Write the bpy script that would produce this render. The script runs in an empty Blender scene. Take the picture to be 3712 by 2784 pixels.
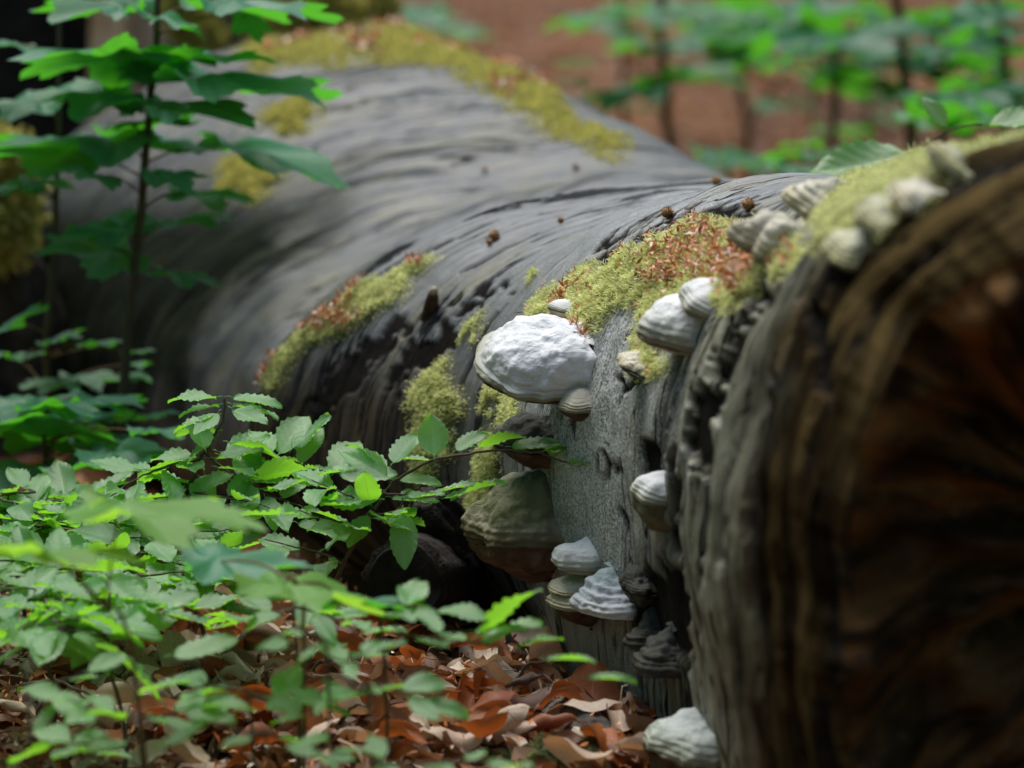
import bpy, math, random
import numpy as np
from mathutils import Vector, Matrix
from mathutils.bvhtree import BVHTree
random.seed(7); rng = np.random.default_rng(11)
S = bpy.context.scene
# ------------------------------------------------------------------ camera
W0, H0, F0 = 3712.0, 2784.0, 14050.0
PITCH = math.radians(8.0); CAM = Vector((0, 0, 1.2))
cam = bpy.data.cameras.new('camera'); camo = bpy.data.objects.new('camera', cam); S.collection.objects.link(camo)
camo.location = CAM; camo.rotation_euler = (math.radians(90) - PITCH, 0, 0)
cam.sensor_width = 36; cam.lens = F0 / W0 * 36; cam.clip_start = 0.05; cam.clip_end = 400
cam.dof.use_dof = True; cam.dof.focus_distance = 5.38; cam.dof.aperture_fstop = 2.7; cam.dof.aperture_blades = 7
S.camera = camo
# ------------------------------------------------------------------ world, sun
SUN_EL, SUN_AZ = math.radians(69), math.atan2(-0.30, 0.45)
wd = bpy.data.worlds.new('World'); S.world = wd; wd.use_nodes = True
nt = wd.node_tree; nt.nodes.clear()
sky = nt.nodes.new('ShaderNodeTexSky'); sky.sky_type = 'NISHITA'; sky.sun_disc = False
sky.sun_elevation = SUN_EL; sky.sun_rotation = SUN_AZ; sky.air_density = 1.0; sky.dust_density = 2.5
bg = nt.nodes.new('ShaderNodeBackground'); bg.inputs[1].default_value = 0.05
ow = nt.nodes.new('ShaderNodeOutputWorld'); nt.links.new(sky.outputs[0], bg.inputs[0]); nt.links.new(bg.outputs[0], ow.inputs[0])
sl = bpy.data.lights.new('sun', 'SUN'); sl.energy = 1.5; sl.angle = math.radians(45); sl.color = (1.0, 0.965, 0.91)
so = bpy.data.objects.new('sun', sl); S.collection.objects.link(so)
sd = Vector((math.cos(SUN_EL) * math.sin(SUN_AZ), math.cos(SUN_EL) * math.cos(SUN_AZ), math.sin(SUN_EL)))
so.rotation_euler = sd.to_track_quat('Z', 'Y').to_euler(); so.location = sd * 20
S.view_settings.view_transform = 'Standard'; S.view_settings.look = 'None'; S.view_settings.gamma = 1
S.view_settings.exposure = 1.5; S.view_settings.use_curve_mapping = False
S.render.engine = 'CYCLES'; S.cycles.use_denoising = True
S.cycles.max_bounces = 6; S.cycles.diffuse_bounces = 3; S.cycles.transmission_bounces = 4; S.cycles.transparent_max_bounces = 4

# ------------------------------------------------------------------ pixel <-> world
cp, sp_ = math.cos(PITCH), math.sin(PITCH)
def ray(px, py):
    u = (px - W0 / 2) / F0; v = -(py - H0 / 2) / F0
    return Vector((u, cp + v * sp_, -sp_ + v * cp))
def at(px, py, Y):                      # point of the place seen at a pixel, Y metres away
    d = ray(px, py); return CAM + d * (Y / d.y)
def atz(px, py, z=0.0):
    d = ray(px, py); return CAM + d * ((z - CAM.z) / d.z)
def proj(P):                            # Nx3 -> px, py
    x = P[:, 0]; y = P[:, 1]; z = P[:, 2] - CAM.z
    dep = y * cp - z * sp_; up = y * sp_ + z * cp
    return W0 / 2 + F0 * x / dep, H0 / 2 - F0 * up / dep
def ppm(Y): return F0 / Y

# ------------------------------------------------------------------ numpy noise
_p = rng.permutation(256); _p = np.concatenate([_p, _p, _p]); _g = rng.normal(size=(256, 3)); _g /= np.linalg.norm(_g, axis=1)[:, None]
def pn(P):
    P = np.asarray(P, float); i = np.floor(P).astype(int); f = P - i; i &= 255
    u = f * f * f * (f * (f * 6 - 15) + 10); out = np.zeros(len(P))
    for a in (0, 1):
        for b in (0, 1):
            for c in (0, 1):
                h = _p[_p[_p[(i[:, 0] + a) & 255] + ((i[:, 1] + b) & 255)] + ((i[:, 2] + c) & 255)]
                g = _g[h]
                w = (u[:, 0] if a else 1 - u[:, 0]) * (u[:, 1] if b else 1 - u[:, 1]) * (u[:, 2] if c else 1 - u[:, 2])
                out += w * (g[:, 0] * (f[:, 0] - a) + g[:, 1] * (f[:, 1] - b) + g[:, 2] * (f[:, 2] - c))
    return out
def fbm(P, sc, oct=4, gain=0.5, seed=0.0):
    P = np.asarray(P, float) * sc + seed; a = 1.0; o = np.zeros(len(P))
    for k in range(oct): o += a * pn(P); P = P * 2.03 + 17.1; a *= gain
    return o * 1.5
def sstep(a, b, x): t = np.clip((x - a) / (b - a), 0, 1); return t * t * (3 - 2 * t)

# ------------------------------------------------------------------ object helpers
def link(name, me, parent=None, mat=None):
    o = bpy.data.objects.new(name, me); S.collection.objects.link(o)
    if parent is not None: o.parent = parent
    if mat is not None and me is not None and len(me.materials) == 0: me.materials.append(mat)
    return o
def mesh_np(name, V, faces, smooth=True, attrs=None):
    """faces: Nx3 or Nx4 int array, or a list of such arrays"""
    me = bpy.data.meshes.new(name); V = np.asarray(V, dtype=np.float32)
    if not isinstance(faces, list): faces = [faces]
    faces = [np.asarray(f, dtype=np.int32) for f in faces if len(f)]
    loops = np.concatenate([f.ravel() for f in faces]); cnt = np.concatenate([np.full(len(f), f.shape[1], np.int32) for f in faces])
    me.vertices.add(len(V)); me.vertices.foreach_set('co', V.ravel())
    me.loops.add(len(loops)); me.loops.foreach_set('vertex_index', loops)
    me.polygons.add(len(cnt)); st = np.concatenate([[0], np.cumsum(cnt)[:-1]]).astype(np.int32)
    me.polygons.foreach_set('loop_start', st); me.polygons.foreach_set('loop_total', cnt)
    if smooth: me.polygons.foreach_set('use_smooth', np.ones(len(cnt), bool))
    for k, a in (attrs or {}).items():
        a = np.asarray(a, dtype=np.float32)
        if a.ndim == 2: at_ = me.attributes.new(k, 'FLOAT_VECTOR', 'POINT'); at_.data.foreach_set('vector', a.ravel())
        else: at_ = me.attributes.new(k, 'FLOAT', 'POINT'); at_.data.foreach_set('value', a)
    me.update(); me.validate(); return me
def gridfaces(n, m, wrap=False):
    i = np.arange(n - 1)[:, None]; j = np.arange(m if wrap else m - 1)[None, :]; j2 = (j + 1) % m
    return np.stack([i * m + j, i * m + j2, (i + 1) * m + j2, (i + 1) * m + j], -1).reshape(-1, 4)
def tag(o, label, cat, group=None, kind=None):
    if label: o['label'] = label
    if cat: o['category'] = cat
    if group: o['group'] = group
    if kind: o['kind'] = kind
    return o
def thing(name, loc, label, cat, group=None):
    e = bpy.data.objects.new(name, None); S.collection.objects.link(e); e.location = loc; e.empty_display_size = 0.05
    return tag(e, label, cat, group)
def tube_arr(pts, radii, n=7, cap=True):
    pts = [Vector(p) for p in pts]; V = []; ref = Vector((0.13, 0.2, 1)).normalized()
    for k, p in enumerate(pts):
        t = (pts[min(k + 1, len(pts) - 1)] - pts[max(k - 1, 0)]).normalized()
        a = t.cross(ref)
        if a.length < .05: a = t.cross(Vector((1, 0, 0)))
        a.normalize(); b = t.cross(a)
        for j in range(n):
            w = 2 * math.pi * j / n; V.append(p + (a * math.cos(w) + b * math.sin(w)) * radii[k])
    F = gridfaces(len(pts), n, True)
    V = np.array([tuple(v) for v in V]); T = []
    if cap:
        V = np.vstack([V, np.array([tuple(pts[0]), tuple(pts[-1])])]); c0, c1 = len(V) - 2, len(V) - 1; b0 = (len(pts) - 1) * n
        T = [[c0, (j + 1) % n, j] for j in range(n)] + [[c1, b0 + j, b0 + (j + 1) % n] for j in range(n)]
    return V, F, np.array(T, int).reshape(-1, 3)
def tubes_mesh(name, lst, n=7):
    Vs, Qs, Ts, off = [], [], [], 0
    for pts, rad in lst:
        V, F, T = tube_arr(pts, rad, n); Vs.append(V); Qs.append(F + off); Ts.append(T + off); off += len(V)
    return mesh_np(name, np.vstack(Vs), [np.vstack(Qs), np.vstack(Ts)])
def smooth_path(pts, k=4, jit=0.0):
    P = [Vector(p) for p in pts]
    if len(P) == 2: P = [P[0], P[0].lerp(P[1], .5) + Vector((0, 0, (P[1] - P[0]).length * .04)), P[1]]
    out = []
    for i in range(len(P) - 1):
        a, b, c, d = P[max(i - 1, 0)], P[i], P[i + 1], P[min(i + 2, len(P) - 1)]
        for q in range(k):
            t = q / k
            v = 0.5 * ((2 * b) + (c - a) * t + (2 * a - 5 * b + 4 * c - d) * t * t + (3 * b - a - 3 * c + d) * t ** 3)
            out.append(v + Vector((random.gauss(0, jit), random.gauss(0, jit), random.gauss(0, jit))))
    out.append(P[-1]); return out

# ------------------------------------------------------------------ materials
class G:
    def __init__(s, name):
        s.m = bpy.data.materials.new(name); s.m.use_nodes = True; s.t = s.m.node_tree; s.t.nodes.clear()
        s.out = s.t.nodes.new('ShaderNodeOutputMaterial')
    def n(s, typ, inp=None, **kw):
        nd = s.t.nodes.new('ShaderNode' + typ)
        for k, v in kw.items(): setattr(nd, k, v)
        for k, v in (inp or {}).items(): s.put(nd.inputs[k], v)
        return nd
    def put(s, sock, v):
        if hasattr(v, 'is_linked') or isinstance(v, bpy.types.NodeSocket): s.t.links.new(v, sock)
        elif isinstance(v, tuple) and len(v) == 3 and sock.type == 'RGBA': sock.default_value = (*v, 1)
        else: sock.default_value = v
    def math(s, op, a, b=0.0, c=None):
        nd = s.n('Math', operation=op); s.put(nd.inputs[0], a); s.put(nd.inputs[1], b)
        if c is not None: s.put(nd.inputs[2], c)
        return nd.outputs[0]
    def mix(s, f, a, b):
        nd = s.n('Mix', data_type='RGBA'); s.put(nd.inputs[0], f); s.put(nd.inputs[6], a); s.put(nd.inputs[7], b); return nd.outputs[2]
    def attr(s, name, fac=True):
        nd = s.n('Attribute', attribute_name=name); return nd.outputs['Fac'] if fac else nd.outputs['Vector']
    def noise(s, vec, scale, detail=4, rough=0.55, dist=0.0):
        nd = s.n('TexNoise', {'Scale': scale, 'Detail': detail, 'Roughness': rough, 'Distortion': dist}); s.put(nd.inputs['Vector'], vec); return nd.outputs[0]
    def scale(s, vec, v):
        nd = s.n('VectorMath', operation='MULTIPLY'); s.put(nd.inputs[0], vec); nd.inputs[1].default_value = v; return nd.outputs[0]
    def ramp(s, f, stops):
        nd = s.n('ValToRGB'); e = nd.color_ramp.elements
        while len(e) < len(stops): e.new(0.5)
        for q, (p, c) in zip(e, stops): q.position = p; q.color = (*c, 1) if len(c) == 3 else c
        s.put(nd.inputs[0], f); return nd.outputs[0]
    def step(s, x, a, b):
        nd = s.n('MapRange', interpolation_type='SMOOTHSTEP'); s.put(nd.inputs[0], x); nd.inputs[1].default_value = a; nd.inputs[2].default_value = b; return nd.outputs[0]
    def bump(s, h, strength=0.5, dist=0.01, normal=None):
        nd = s.n('Bump', {'Strength': strength, 'Distance': dist, 'Height': h})
        if normal is not None: s.put(nd.inputs['Normal'], normal)
        return nd.outputs[0]
    def bsdf(s, col, rough=0.7, spec=0.5, normal=None, **kw):
        nd = s.n('BsdfPrincipled'); s.put(nd.inputs['Base Color'], col); s.put(nd.inputs['Roughness'], rough)
        s.put(nd.inputs['Specular IOR Level'], spec)
        if normal is not None: s.put(nd.inputs['Normal'], normal)
        for k, v in kw.items(): s.put(nd.inputs[k.replace('_', ' ')], v)
        return nd.outputs[0]
    def done(s, sh): s.t.links.new(sh, s.out.inputs[0]); return s.m
    def obj(s): return s.n('TexCoord').outputs['Object']
    def rnd(s): return s.n('ObjectInfo').outputs['Random']

def leaf_mat(name, ca, cb, trans, nv=7.0, veincol=0.75, rough=0.38, tw=0.45, spec=0.5, kv=0.25, perisland=False):
    g = G(name); uv = g.attr('luv', False); sx = g.n('SeparateXYZ'); g.put(sx.inputs[0], uv); t, v = sx.outputs[0], sx.outputs[1]
    av = g.math('ABSOLUTE', v)
    r = g.attr('rnd') if perisland else g.rnd()
    base = g.mix(r, ca, cb)
    ph = g.math('FRACT', g.math('MULTIPLY', g.math('SUBTRACT', t, g.math('MULTIPLY', av, kv)), nv))
    d = g.math('ABSOLUTE', g.math('SUBTRACT', ph, 0.5)); vein = g.step(d, 0.46, 0.5); mid = g.step(av, 0.07, 0.03)
    vm = g.math('MAXIMUM', g.math('MULTIPLY', vein, 0.7), mid)
    nz = g.noise(g.obj(), 40, 3); base = g.mix(g.math('MULTIPLY', g.step(nz, .35, .7), .4), base, tuple(c * .55 for c in ca))
    vc = g.n('HueSaturation', {'Value': 1.0 + veincol, 'Saturation': 0.8, 'Color': base}).outputs[0]
    col = g.mix(g.math('MULTIPLY', vm, 0.55), base, vc)
    bm = g.bump(g.math('ADD', g.math('MULTIPLY', vm, -0.6), g.noise(g.obj(), 120, 2)), 0.35, 0.002)
    p = g.bsdf(col, rough, spec, bm)
    tr = g.n('BsdfTranslucent', {'Color': g.mix(g.math('MULTIPLY', vm, 0.4), trans, tuple(c * .45 for c in trans))}).outputs[0]
    mx = g.n('MixShader', {0: tw}); g.put(mx.inputs[1], p); g.put(mx.inputs[2], tr)
    return g.done(mx.outputs[0])
M = {}
M['beech'] = leaf_mat('beech_leaf', (.12, .30, .12), (.23, .45, .20), (.36, .85, .04), tw=.46, rough=.27, spec=.9)
M['maple_light'] = leaf_mat('light_maple_leaf', (.16, .36, .09), (.22, .44, .12), (.45, .85, .06), nv=1.0, tw=.5, rough=.45, spec=.4)
M['maple'] = leaf_mat('maple_leaf', (.055, .20, .12), (.095, .29, .18), (.15, .68, .03), nv=1.0, tw=.42, rough=.36, spec=.5)
DEADC = {'rust': ((.24, .06, .018), (.42, .13, .03), (.55, .13, .02)), 'tan': ((.52, .37, .26), (.80, .66, .54), (.5, .25, .1)), 'brown': ((.10, .042, .022), (.22, .115, .065), (.3, .1, .03))}
for k, (a, b, c) in DEADC.items(): M['dead_' + k] = leaf_mat('dead_leaf_' + k, a, b, c, nv=8, veincol=.35, rough=.5, tw=.25, spec=.5)
def litter_mat(far=False):
    g = G('litter_far' if far else 'litter_mix'); r = g.attr('rnd')
    c = g.ramp(r, [(0, (.05, .022, .012)), (.25, (.15, .05, .02)), (.5, (.21, .08, .025) if far else (.34, .18, .10)), (.75, (.30, .13, .045) if far else (.55, .38, .26)), (1, (.40, .23, .10) if far else (.74, .58, .45))])
    nz = g.noise(g.obj(), 25, 3); c = g.mix(g.math('MULTIPLY', nz, .4), c, (.08, .04, .02))
    p = g.bsdf(c, .55, .45); tr = g.n('BsdfTranslucent', {'Color': (.35, .12, .03)}).outputs[0]
    mx = g.n('MixShader', {0: .2}); g.put(mx.inputs[1], p); g.put(mx.inputs[2], tr); return g.done(mx.outputs[0])
M['litter'] = litter_mat()
M['litter_far'] = litter_mat(True)
def twig_mat(name, a, b):
    g = G(name); nz = g.noise(g.obj(), 60, 4); return g.done(g.bsdf(g.mix(nz, a, b), .7, .3, g.bump(nz, .5, .002)))
M['twig'] = twig_mat('twig_bark', (.05, .035, .022), (.13, .095, .06))
M['stem'] = twig_mat('stem_bark', (.05, .042, .02), (.11, .085, .045))
M['petiole'] = twig_mat('leaf_stalk', (.12, .05, .03), (.18, .12, .04))
def moss_mat(name, a, b, c):
    g = G(name); r = g.attr('rnd'); col = g.ramp(r, [(0, a), (.5, b), (1, c)])
    p = g.bsdf(col, .65, .25); tr = g.n('BsdfTranslucent', {'Color': (c[0] * 1.3, c[1] * 1.3, c[2])}).outputs[0]
    mx = g.n('MixShader', {0: .35}); g.put(mx.inputs[1], p); g.put(mx.inputs[2], tr); return g.done(mx.outputs[0])
M['moss'] = moss_mat('pale_moss', (.13, .17, .02), (.50, .54, .20), (.86, .88, .54))
M['moss_far'] = moss_mat('yellow_moss', (.13, .14, .02), (.40, .38, .08), (.66, .62, .24))
def scale_mat():
    g = G('bud_scales'); r = g.attr('rnd'); col = g.ramp(r, [(0, (.36, .09, .025)), (.4, (.70, .24, .08)), (.65, (.72, .42, .28)), (1, (.85, .72, .62))])
    return g.done(g.bsdf(col, .5, .4))
M['scales'] = scale_mat()
def simple(name, a, b, sc=20, rough=.8, bs=.4, bd=.01, spec=.3):
    g = G(name); o = g.obj(); nz = g.noise(o, sc, 6, .62); n2 = g.noise(o, sc * 5, 4)
    return g.done(g.bsdf(g.mix(g.step(nz, .35, .68), a, b), rough, spec, g.bump(g.math('ADD', nz, g.math('MULTIPLY', n2, .4)), bs, bd)))
def trunk_mat():
    g = G('weathered_beech_bark'); st = g.attr('st', False); zone = g.attr('zone'); moss = g.attr('moss'); pit = g.attr('pit'); lich = g.attr('lichen'); brn_shadow = g.attr('brown'); near = g.attr('near')
    o = g.obj(); N = lambda v, d=6, r=.62, q=.5: g.noise(g.scale(st, v), 1, d, r, q)
    n1 = N((4, 55, 4), 7, .68); n2 = N((12, 210, 12), 5, .6, .3); n3 = N((2.2, 24, 2), 7); fine = g.noise(o, 260, 3, .7); mid = g.noise(o, 38, 5, .6); big = g.noise(o, 7, 4)
    mot = N((9, 30, 9), 5, .6, .8); crust = N((3.2, 15, 3), 7, .66, .6); khaki = N((2.6, 9, 2.6), 5, .6, .6)
    def crack(v, w, q): return g.math('MULTIPLY', g.step(g.math('ABSOLUTE', g.math('SUBTRACT', N(v, 4, .5, q), .5)), w, w * .25), g.step(N((v[0] * .8, v[1] * .35, 5), 3), .50, .58))
    cr = g.math('MAXIMUM', crack((1.3, 13, 1), .010, .9), crack((2.4, 34, 3), .013, .7))
    nb = g.mix(g.step(n1, .36, .66), (.095, .100, .112), (.19, .20, .215))
    nb = g.mix(g.math('MULTIPLY', g.step(khaki, .50, .66), .65), nb, g.mix(n1, (.10, .09, .045), (.28, .25, .15)))
    nb = g.mix(g.math('MULTIPLY', g.step(n2, .54, .40), .5), nb, (.03, .032, .036))
    nb = g.mix(g.math('MULTIPLY', brn_shadow, .85), nb, g.mix(g.step(n1, .38, .7), (.014, .010, .006), (.115, .088, .048)))
    lc = g.mix(g.step(fine, .36, .62), (.24, .26, .25), (.74, .78, .79)); lc = g.mix(g.math('MULTIPLY', g.step(mid, .42, .66), .45), lc, (.24, .22, .15))
    nb = g.mix(g.math('MULTIPLY', g.math('MULTIPLY', lich, g.step(g.math('ADD', g.math('MULTIPLY', big, .5), g.math('MULTIPLY', fine, .7)), .42, .66)), .95), nb, lc)
    nb = g.mix(g.math('MULTIPLY', g.math('MULTIPLY', g.step(crust, .56, .60), g.math('SUBTRACT', 1.0, lich)), .95), nb, g.mix(fine, (.006, .006, .007), (.035, .036, .040)))
    ne_ = g.ramp(n3, [(.32, (.008, .007, .005)), (.42, (.055, .050, .032)), (.52, (.17, .17, .12)), (.62, (.33, .33, .25)), (.76, (.20, .19, .09))])
    nb = g.mix(g.math('MULTIPLY', near, .92), nb, ne_); nb = g.mix(g.math('MULTIPLY', g.math('MULTIPLY', near, brn_shadow), .85), nb, g.mix(g.step(n3, .38, .66), (.020, .015, .007), (.17, .135, .05)))
    nb = g.mix(g.attr('rim'), nb, g.mix(g.step(n3, .42, .66), (.014, .010, .005), (.085, .060, .024)))
    fw = g.ramp(n1, [(.28, (.030, .035, .044)), (.42, (.075, .083, .098)), (.55, (.115, .122, .135)), (.66, (.16, .162, .16)), (.8, (.27, .265, .24))])
    fw = g.mix(g.math('MULTIPLY', g.step(mot, .48, .62), .55), fw, (.20, .19, .13)); fw = g.mix(g.math('MULTIPLY', g.step(mot, .46, .34), .6), fw, (.045, .052, .065))
    fw = g.mix(g.math('MULTIPLY', g.step(khaki, .52, .70), .4), fw, (.17, .165, .08))
    fw = g.mix(g.math('MULTIPLY', brn_shadow, .93), fw, g.mix(g.step(n1, .42, .74), (.004, .006, .003), (.024, .032, .018)))  # far left flank: its shadow painted in as near-black green
    col = g.mix(zone, nb, fw)
    col = g.mix(g.math('MULTIPLY', cr, .92), col, (.010, .009, .009))
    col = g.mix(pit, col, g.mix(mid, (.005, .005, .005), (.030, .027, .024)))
    col = g.mix(moss, col, g.mix(mid, (.10, .11, .03), (.25, .26, .08)))
    dk = g.math('MAXIMUM', pit, g.math('MAXIMUM', cr, g.step(crust, .56, .60)))
    h = g.math('ADD', g.math('MULTIPLY', n1, .28), g.math('ADD', g.math('MULTIPLY', n2, .3), g.math('MULTIPLY', fine, .32)))
    h = g.math('SUBTRACT', h, g.math('MULTIPLY', cr, .8)); h = g.math('ADD', h, g.math('MULTIPLY', g.math('MULTIPLY', g.step(crust, .555, .60), mid), 1.2))
    return g.done(g.bsdf(col, g.math('ADD', .46, g.math('MULTIPLY', dk, .35)), g.math('MULTIPLY', g.math('SUBTRACT', 1.0, g.math('MAXIMUM', dk, g.math('MAXIMUM', brn_shadow, g.attr('rim')))), .6), g.bump(h, .85, .006)))
M['trunk'] = trunk_mat()
def end_mat():
    g = G('rotten_heartwood'); st = g.attr('st', False); o = g.obj()
    n1 = g.noise(g.scale(st, (26, 2.2, 3)), 1, 5, .6, .6); n2 = g.noise(o, 9, 5, .6); n3 = g.noise(o, 60, 4)
    c = g.mix(g.step(n1, .38, .68), (.014, .009, .004), (.17, .085, .026))
    c = g.mix(g.math('MULTIPLY', g.step(n2, .52, .70), .6), c, (.16, .10, .035)); c = g.mix(g.math('MULTIPLY', g.step(n3, .62, .75), .35), c, (.30, .27, .22))
    return g.done(g.bsdf(c, .85, .15, g.bump(g.math('ADD', n1, n2), .8, .02)))
M['end'] = end_mat()
M['ground'] = None
def ground_mat():
    g = G('forest_soil'); o = g.obj(); n = g.noise(o, 5, 8, .65); n2 = g.noise(o, .55, 4); n3 = g.noise(o, 26, 4, .6)
    c = g.mix(g.step(n, .35, .65), (.034, .015, .006), (.16, .064, .020)); c = g.mix(g.math('MULTIPLY', g.step(n2, .42, .62), .55), c, (.24, .10, .03))
    c = g.mix(g.math('MULTIPLY', g.step(n3, .55, .7), .5), c, (.22, .14, .08))
    return g.done(g.bsdf(c, .85, .2, g.bump(g.math('ADD', n, n3), .7, .03)))
M['ground'] = ground_mat()
def fungus_mat(name, stops, chalk=.5, streak=(.3, .3, .26), rough=.7):
    g = G(name); t = g.attr('ft'); st = g.attr('st', False); o = g.obj()
    n0 = g.noise(o, 22, 4); n1 = g.noise(g.scale(st, (2.0, 30, 2)), 1, 5, .65, .8); n2 = g.noise(o, 170, 4, .65)
    c = g.ramp(g.math('ADD', t, g.math('MULTIPLY', g.math('SUBTRACT', n0, .5), .22)), stops)
    c = g.mix(g.math('MULTIPLY', g.math('MULTIPLY', g.step(n1, .52, .70), t), chalk), c, streak)
    c = g.mix(g.math('MULTIPLY', g.step(n2, .55, .72), .16), c, (.30, .30, .27))
    h = g.math('ADD', g.math('MULTIPLY', n1, .9), g.math('ADD', n0, g.math('MULTIPLY', n2, .4)))
    return g.done(g.bsdf(c, rough, .3, g.bump(h, .45, .006)))
WHT = (.74, .76, .78)
M['f_white'] = fungus_mat('chalk_white_fungus', [(0, (.74, .77, .82)), (.42, WHT), (.66, (.56, .58, .54)), (.80, (.33, .34, .25)), (.92, (.26, .20, .13)), (1, (.14, .07, .035))])
M['f_dim'] = fungus_mat('greenish_white_fungus', [(0, (.42, .47, .47)), (.45, (.50, .54, .52)), (.75, (.34, .36, .28)), (1, (.15, .12, .07))])
M['f_blue'] = fungus_mat('bluish_fungus', [(0, (.30, .40, .40)), (.3, (.40, .47, .50)), (.6, (.55, .59, .64)), (1, (.56, .56, .55))], .75, (.18, .21, .22))
M['f_olive'] = fungus_mat('olive_fungus', [(0, (.08, .10, .09)), (.3, (.10, .11, .06)), (.55, (.12, .125, .06)), (.68, (.24, .22, .16)), (.78, (.15, .13, .075)), (.9, (.085, .062, .032)), (1, (.06, .035, .018))], .7, (.09, .085, .05))
M['f_cream'] = fungus_mat('cream_fungus', [(0, (.46, .45, .36)), (.5, (.58, .55, .45)), (.8, (.46, .42, .28)), (1, (.25, .22, .12))], .7, (.2, .19, .13))
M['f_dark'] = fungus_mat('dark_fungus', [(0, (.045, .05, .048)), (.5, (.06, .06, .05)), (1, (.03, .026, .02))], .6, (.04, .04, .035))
M['f_mossy'] = fungus_mat('mossy_fungus', [(0, (.62, .62, .54)), (.4, (.50, .50, .36)), (.75, (.34, .34, .17)), (1, (.20, .19, .09))], .5, (.22, .22, .1))
M['pore'] = simple('brown_pores', (.060, .033, .022), (.125, .076, .050), 40, .85, .3, .003)
M['pore_olive'] = simple('olive_pores', (.09, .09, .05), (.16, .15, .08), 40, .85, .3, .003)
M['pore_pale'] = simple('pale_pores', (.25, .20, .15), (.34, .28, .21), 40, .85, .3, .003)

# ------------------------------------------------------------------ ground
def ground_h(x, y):
    P = np.stack([x, y, np.zeros_like(x)], 1)
    h = fbm(P, 1.1, 3) * .03 + fbm(P, .25, 2, seed=5) * .12 * sstep(8.5, 14, y)
    return h * sstep(4.0, 5.5, y) + sstep(-.3, .25, x) * sstep(4.5, 5.2, y) * (-.005)
xs = np.concatenate([np.linspace(-60, -4, 30), np.linspace(-3.6, 3.6, 150), np.linspace(4, 60, 30)])
ys = np.concatenate([np.linspace(-30, 3, 14), np.linspace(3.3, 12, 190), np.linspace(12.3, 30, 70), np.linspace(32, 120, 20)])
X, Y = np.meshgrid(xs, ys); gz = ground_h(X.ravel(), Y.ravel())
gm = mesh_np('ground', np.stack([X.ravel(), Y.ravel(), gz], 1), gridfaces(len(ys), len(xs)))
tag(link('ground', gm, None, M['ground']), 'brown forest floor under the dead leaves', None, None, 'structure')

# ------------------------------------------------------------------ the fallen trunk
#      Y     cX    zc    rl    rr    rt    rb    n
KEY = [(3.93, .74, .43, .40, .41, .41, .49, 2.3), (3.98, .73, .43, .42, .42, .435, .50, 2.4), (4.08, .72, .43, .43, .44, .45, .52, 2.4), (4.3, .68, .42, .435, .44, .46, .80, 2.3), (4.6, .62, .40, .395, .42, .435, .85, 2.2), (5.0, .53, .385, .36, .38, .39, .85, 2.1),
       (5.3, .424, .37, .37, .37, .37, .70, 2.0), (5.55, .40, .33, .42, .36, .38, .50, 2.0), (5.85, .37, .26, .55, .34, .42, .33, 2.0), (6.2, .35, .22, .775, .33, .44, .30, 2.0), (6.42, .33, .18, .74, .33, .43, .28, 2.0),
       (6.65, .32, .14, .74, .34, .43, .25, 2.0), (7.0, .28, .13, .93, .36, .48, .25, 2.0), (7.5, .05, .18, .92, .40, .53, .3, 2.0), (8.0, -.20, .2, .87, .44, .58, .32, 2.0), (8.6, -.33, .2, .80, .42, .56, .32, 2.0), (9.3, -.38, .2, .7, .36, .40, .3, 2.0)]
KEY = np.array(KEY)
def cubic(xq, x, y):
    m = np.gradient(y, x); i = np.clip(np.searchsorted(x, xq) - 1, 0, len(x) - 2); h = x[i + 1] - x[i]; t = (xq - x[i]) / h
    return (2 * t**3 - 3 * t**2 + 1) * y[i] + (t**3 - 2 * t**2 + t) * h * m[i] + (-2 * t**3 + 3 * t**2) * y[i + 1] + (t**3 - t**2) * h * m[i + 1]
def trunk_base(th, yy):                # th: 0 left, pi/2 top, pi right, -pi/2 bottom
    k = [cubic(yy, KEY[:, 0], KEY[:, j]) for j in range(1, 8)]
    cX, zc, rl, rr, rt, rb, n = k
    c, s = np.cos(th), np.sin(th); q = (np.abs(c)**n + np.abs(s)**n) ** (-1 / n)
    x = cX - q * c * np.where(c > 0, rl, rr); z = zc + q * s * np.where(s > 0, rt, rb)
    return np.stack([x, yy, z], -1)
def trunk_grid(tl, yl):
    T, Yg = np.meshgrid(tl, yl); return T, Yg, trunk_base(T.ravel(), Yg.ravel())
def inpoly(px, py, poly):
    c = np.zeros(len(px), bool); n = len(poly)
    for i in range(n):
        x1, y1 = poly[i]; x2, y2 = poly[(i + 1) % n]
        if y1 == y2: continue
        m = ((y1 > py) != (y2 > py)) & (px < (x2 - x1) * (py - y1) / (y2 - y1) + x1); c ^= m
    return c
tl = np.concatenate([np.linspace(-90, -55, 14)[:-1], np.linspace(-55, 130, 520)[:-1], np.linspace(130, 270, 30)[:-1]]) * math.pi / 180
yl = np.concatenate([np.linspace(3.93, 5.0, 160)[:-1], np.linspace(5.0, 6.4, 330)[:-1], np.linspace(6.4, 9.3, 330)])
Tg, Yg, B = trunk_grid(tl, yl); nR, nC = len(yl), len(tl)
Bg = B.reshape(nR, nC, 3)
def grid_normals(A, wrap=True):
    du = np.roll(A, -1, 1) - np.roll(A, 1, 1); dv = np.gradient(A, axis=0); n = np.cross(du, dv); n /= np.linalg.norm(n, axis=2)[..., None] + 1e-12; return n
Nn = grid_normals(Bg)
cen = Bg.mean(1, keepdims=True)
if (Nn * (Bg - cen)).sum() < 0: Nn = -Nn
ds = np.linalg.norm(np.roll(Bg, -1, 1) - Bg, axis=2); s_arc = np.cumsum(ds, 1); s_arc -= s_arc[:, [int(nC * .45)]]
st = np.stack([s_arc, Yg, np.zeros_like(Yg)], -1).reshape(-1, 3)
px, py = proj(B); yv = Yg.ravel(); thv = Tg.ravel()
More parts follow.
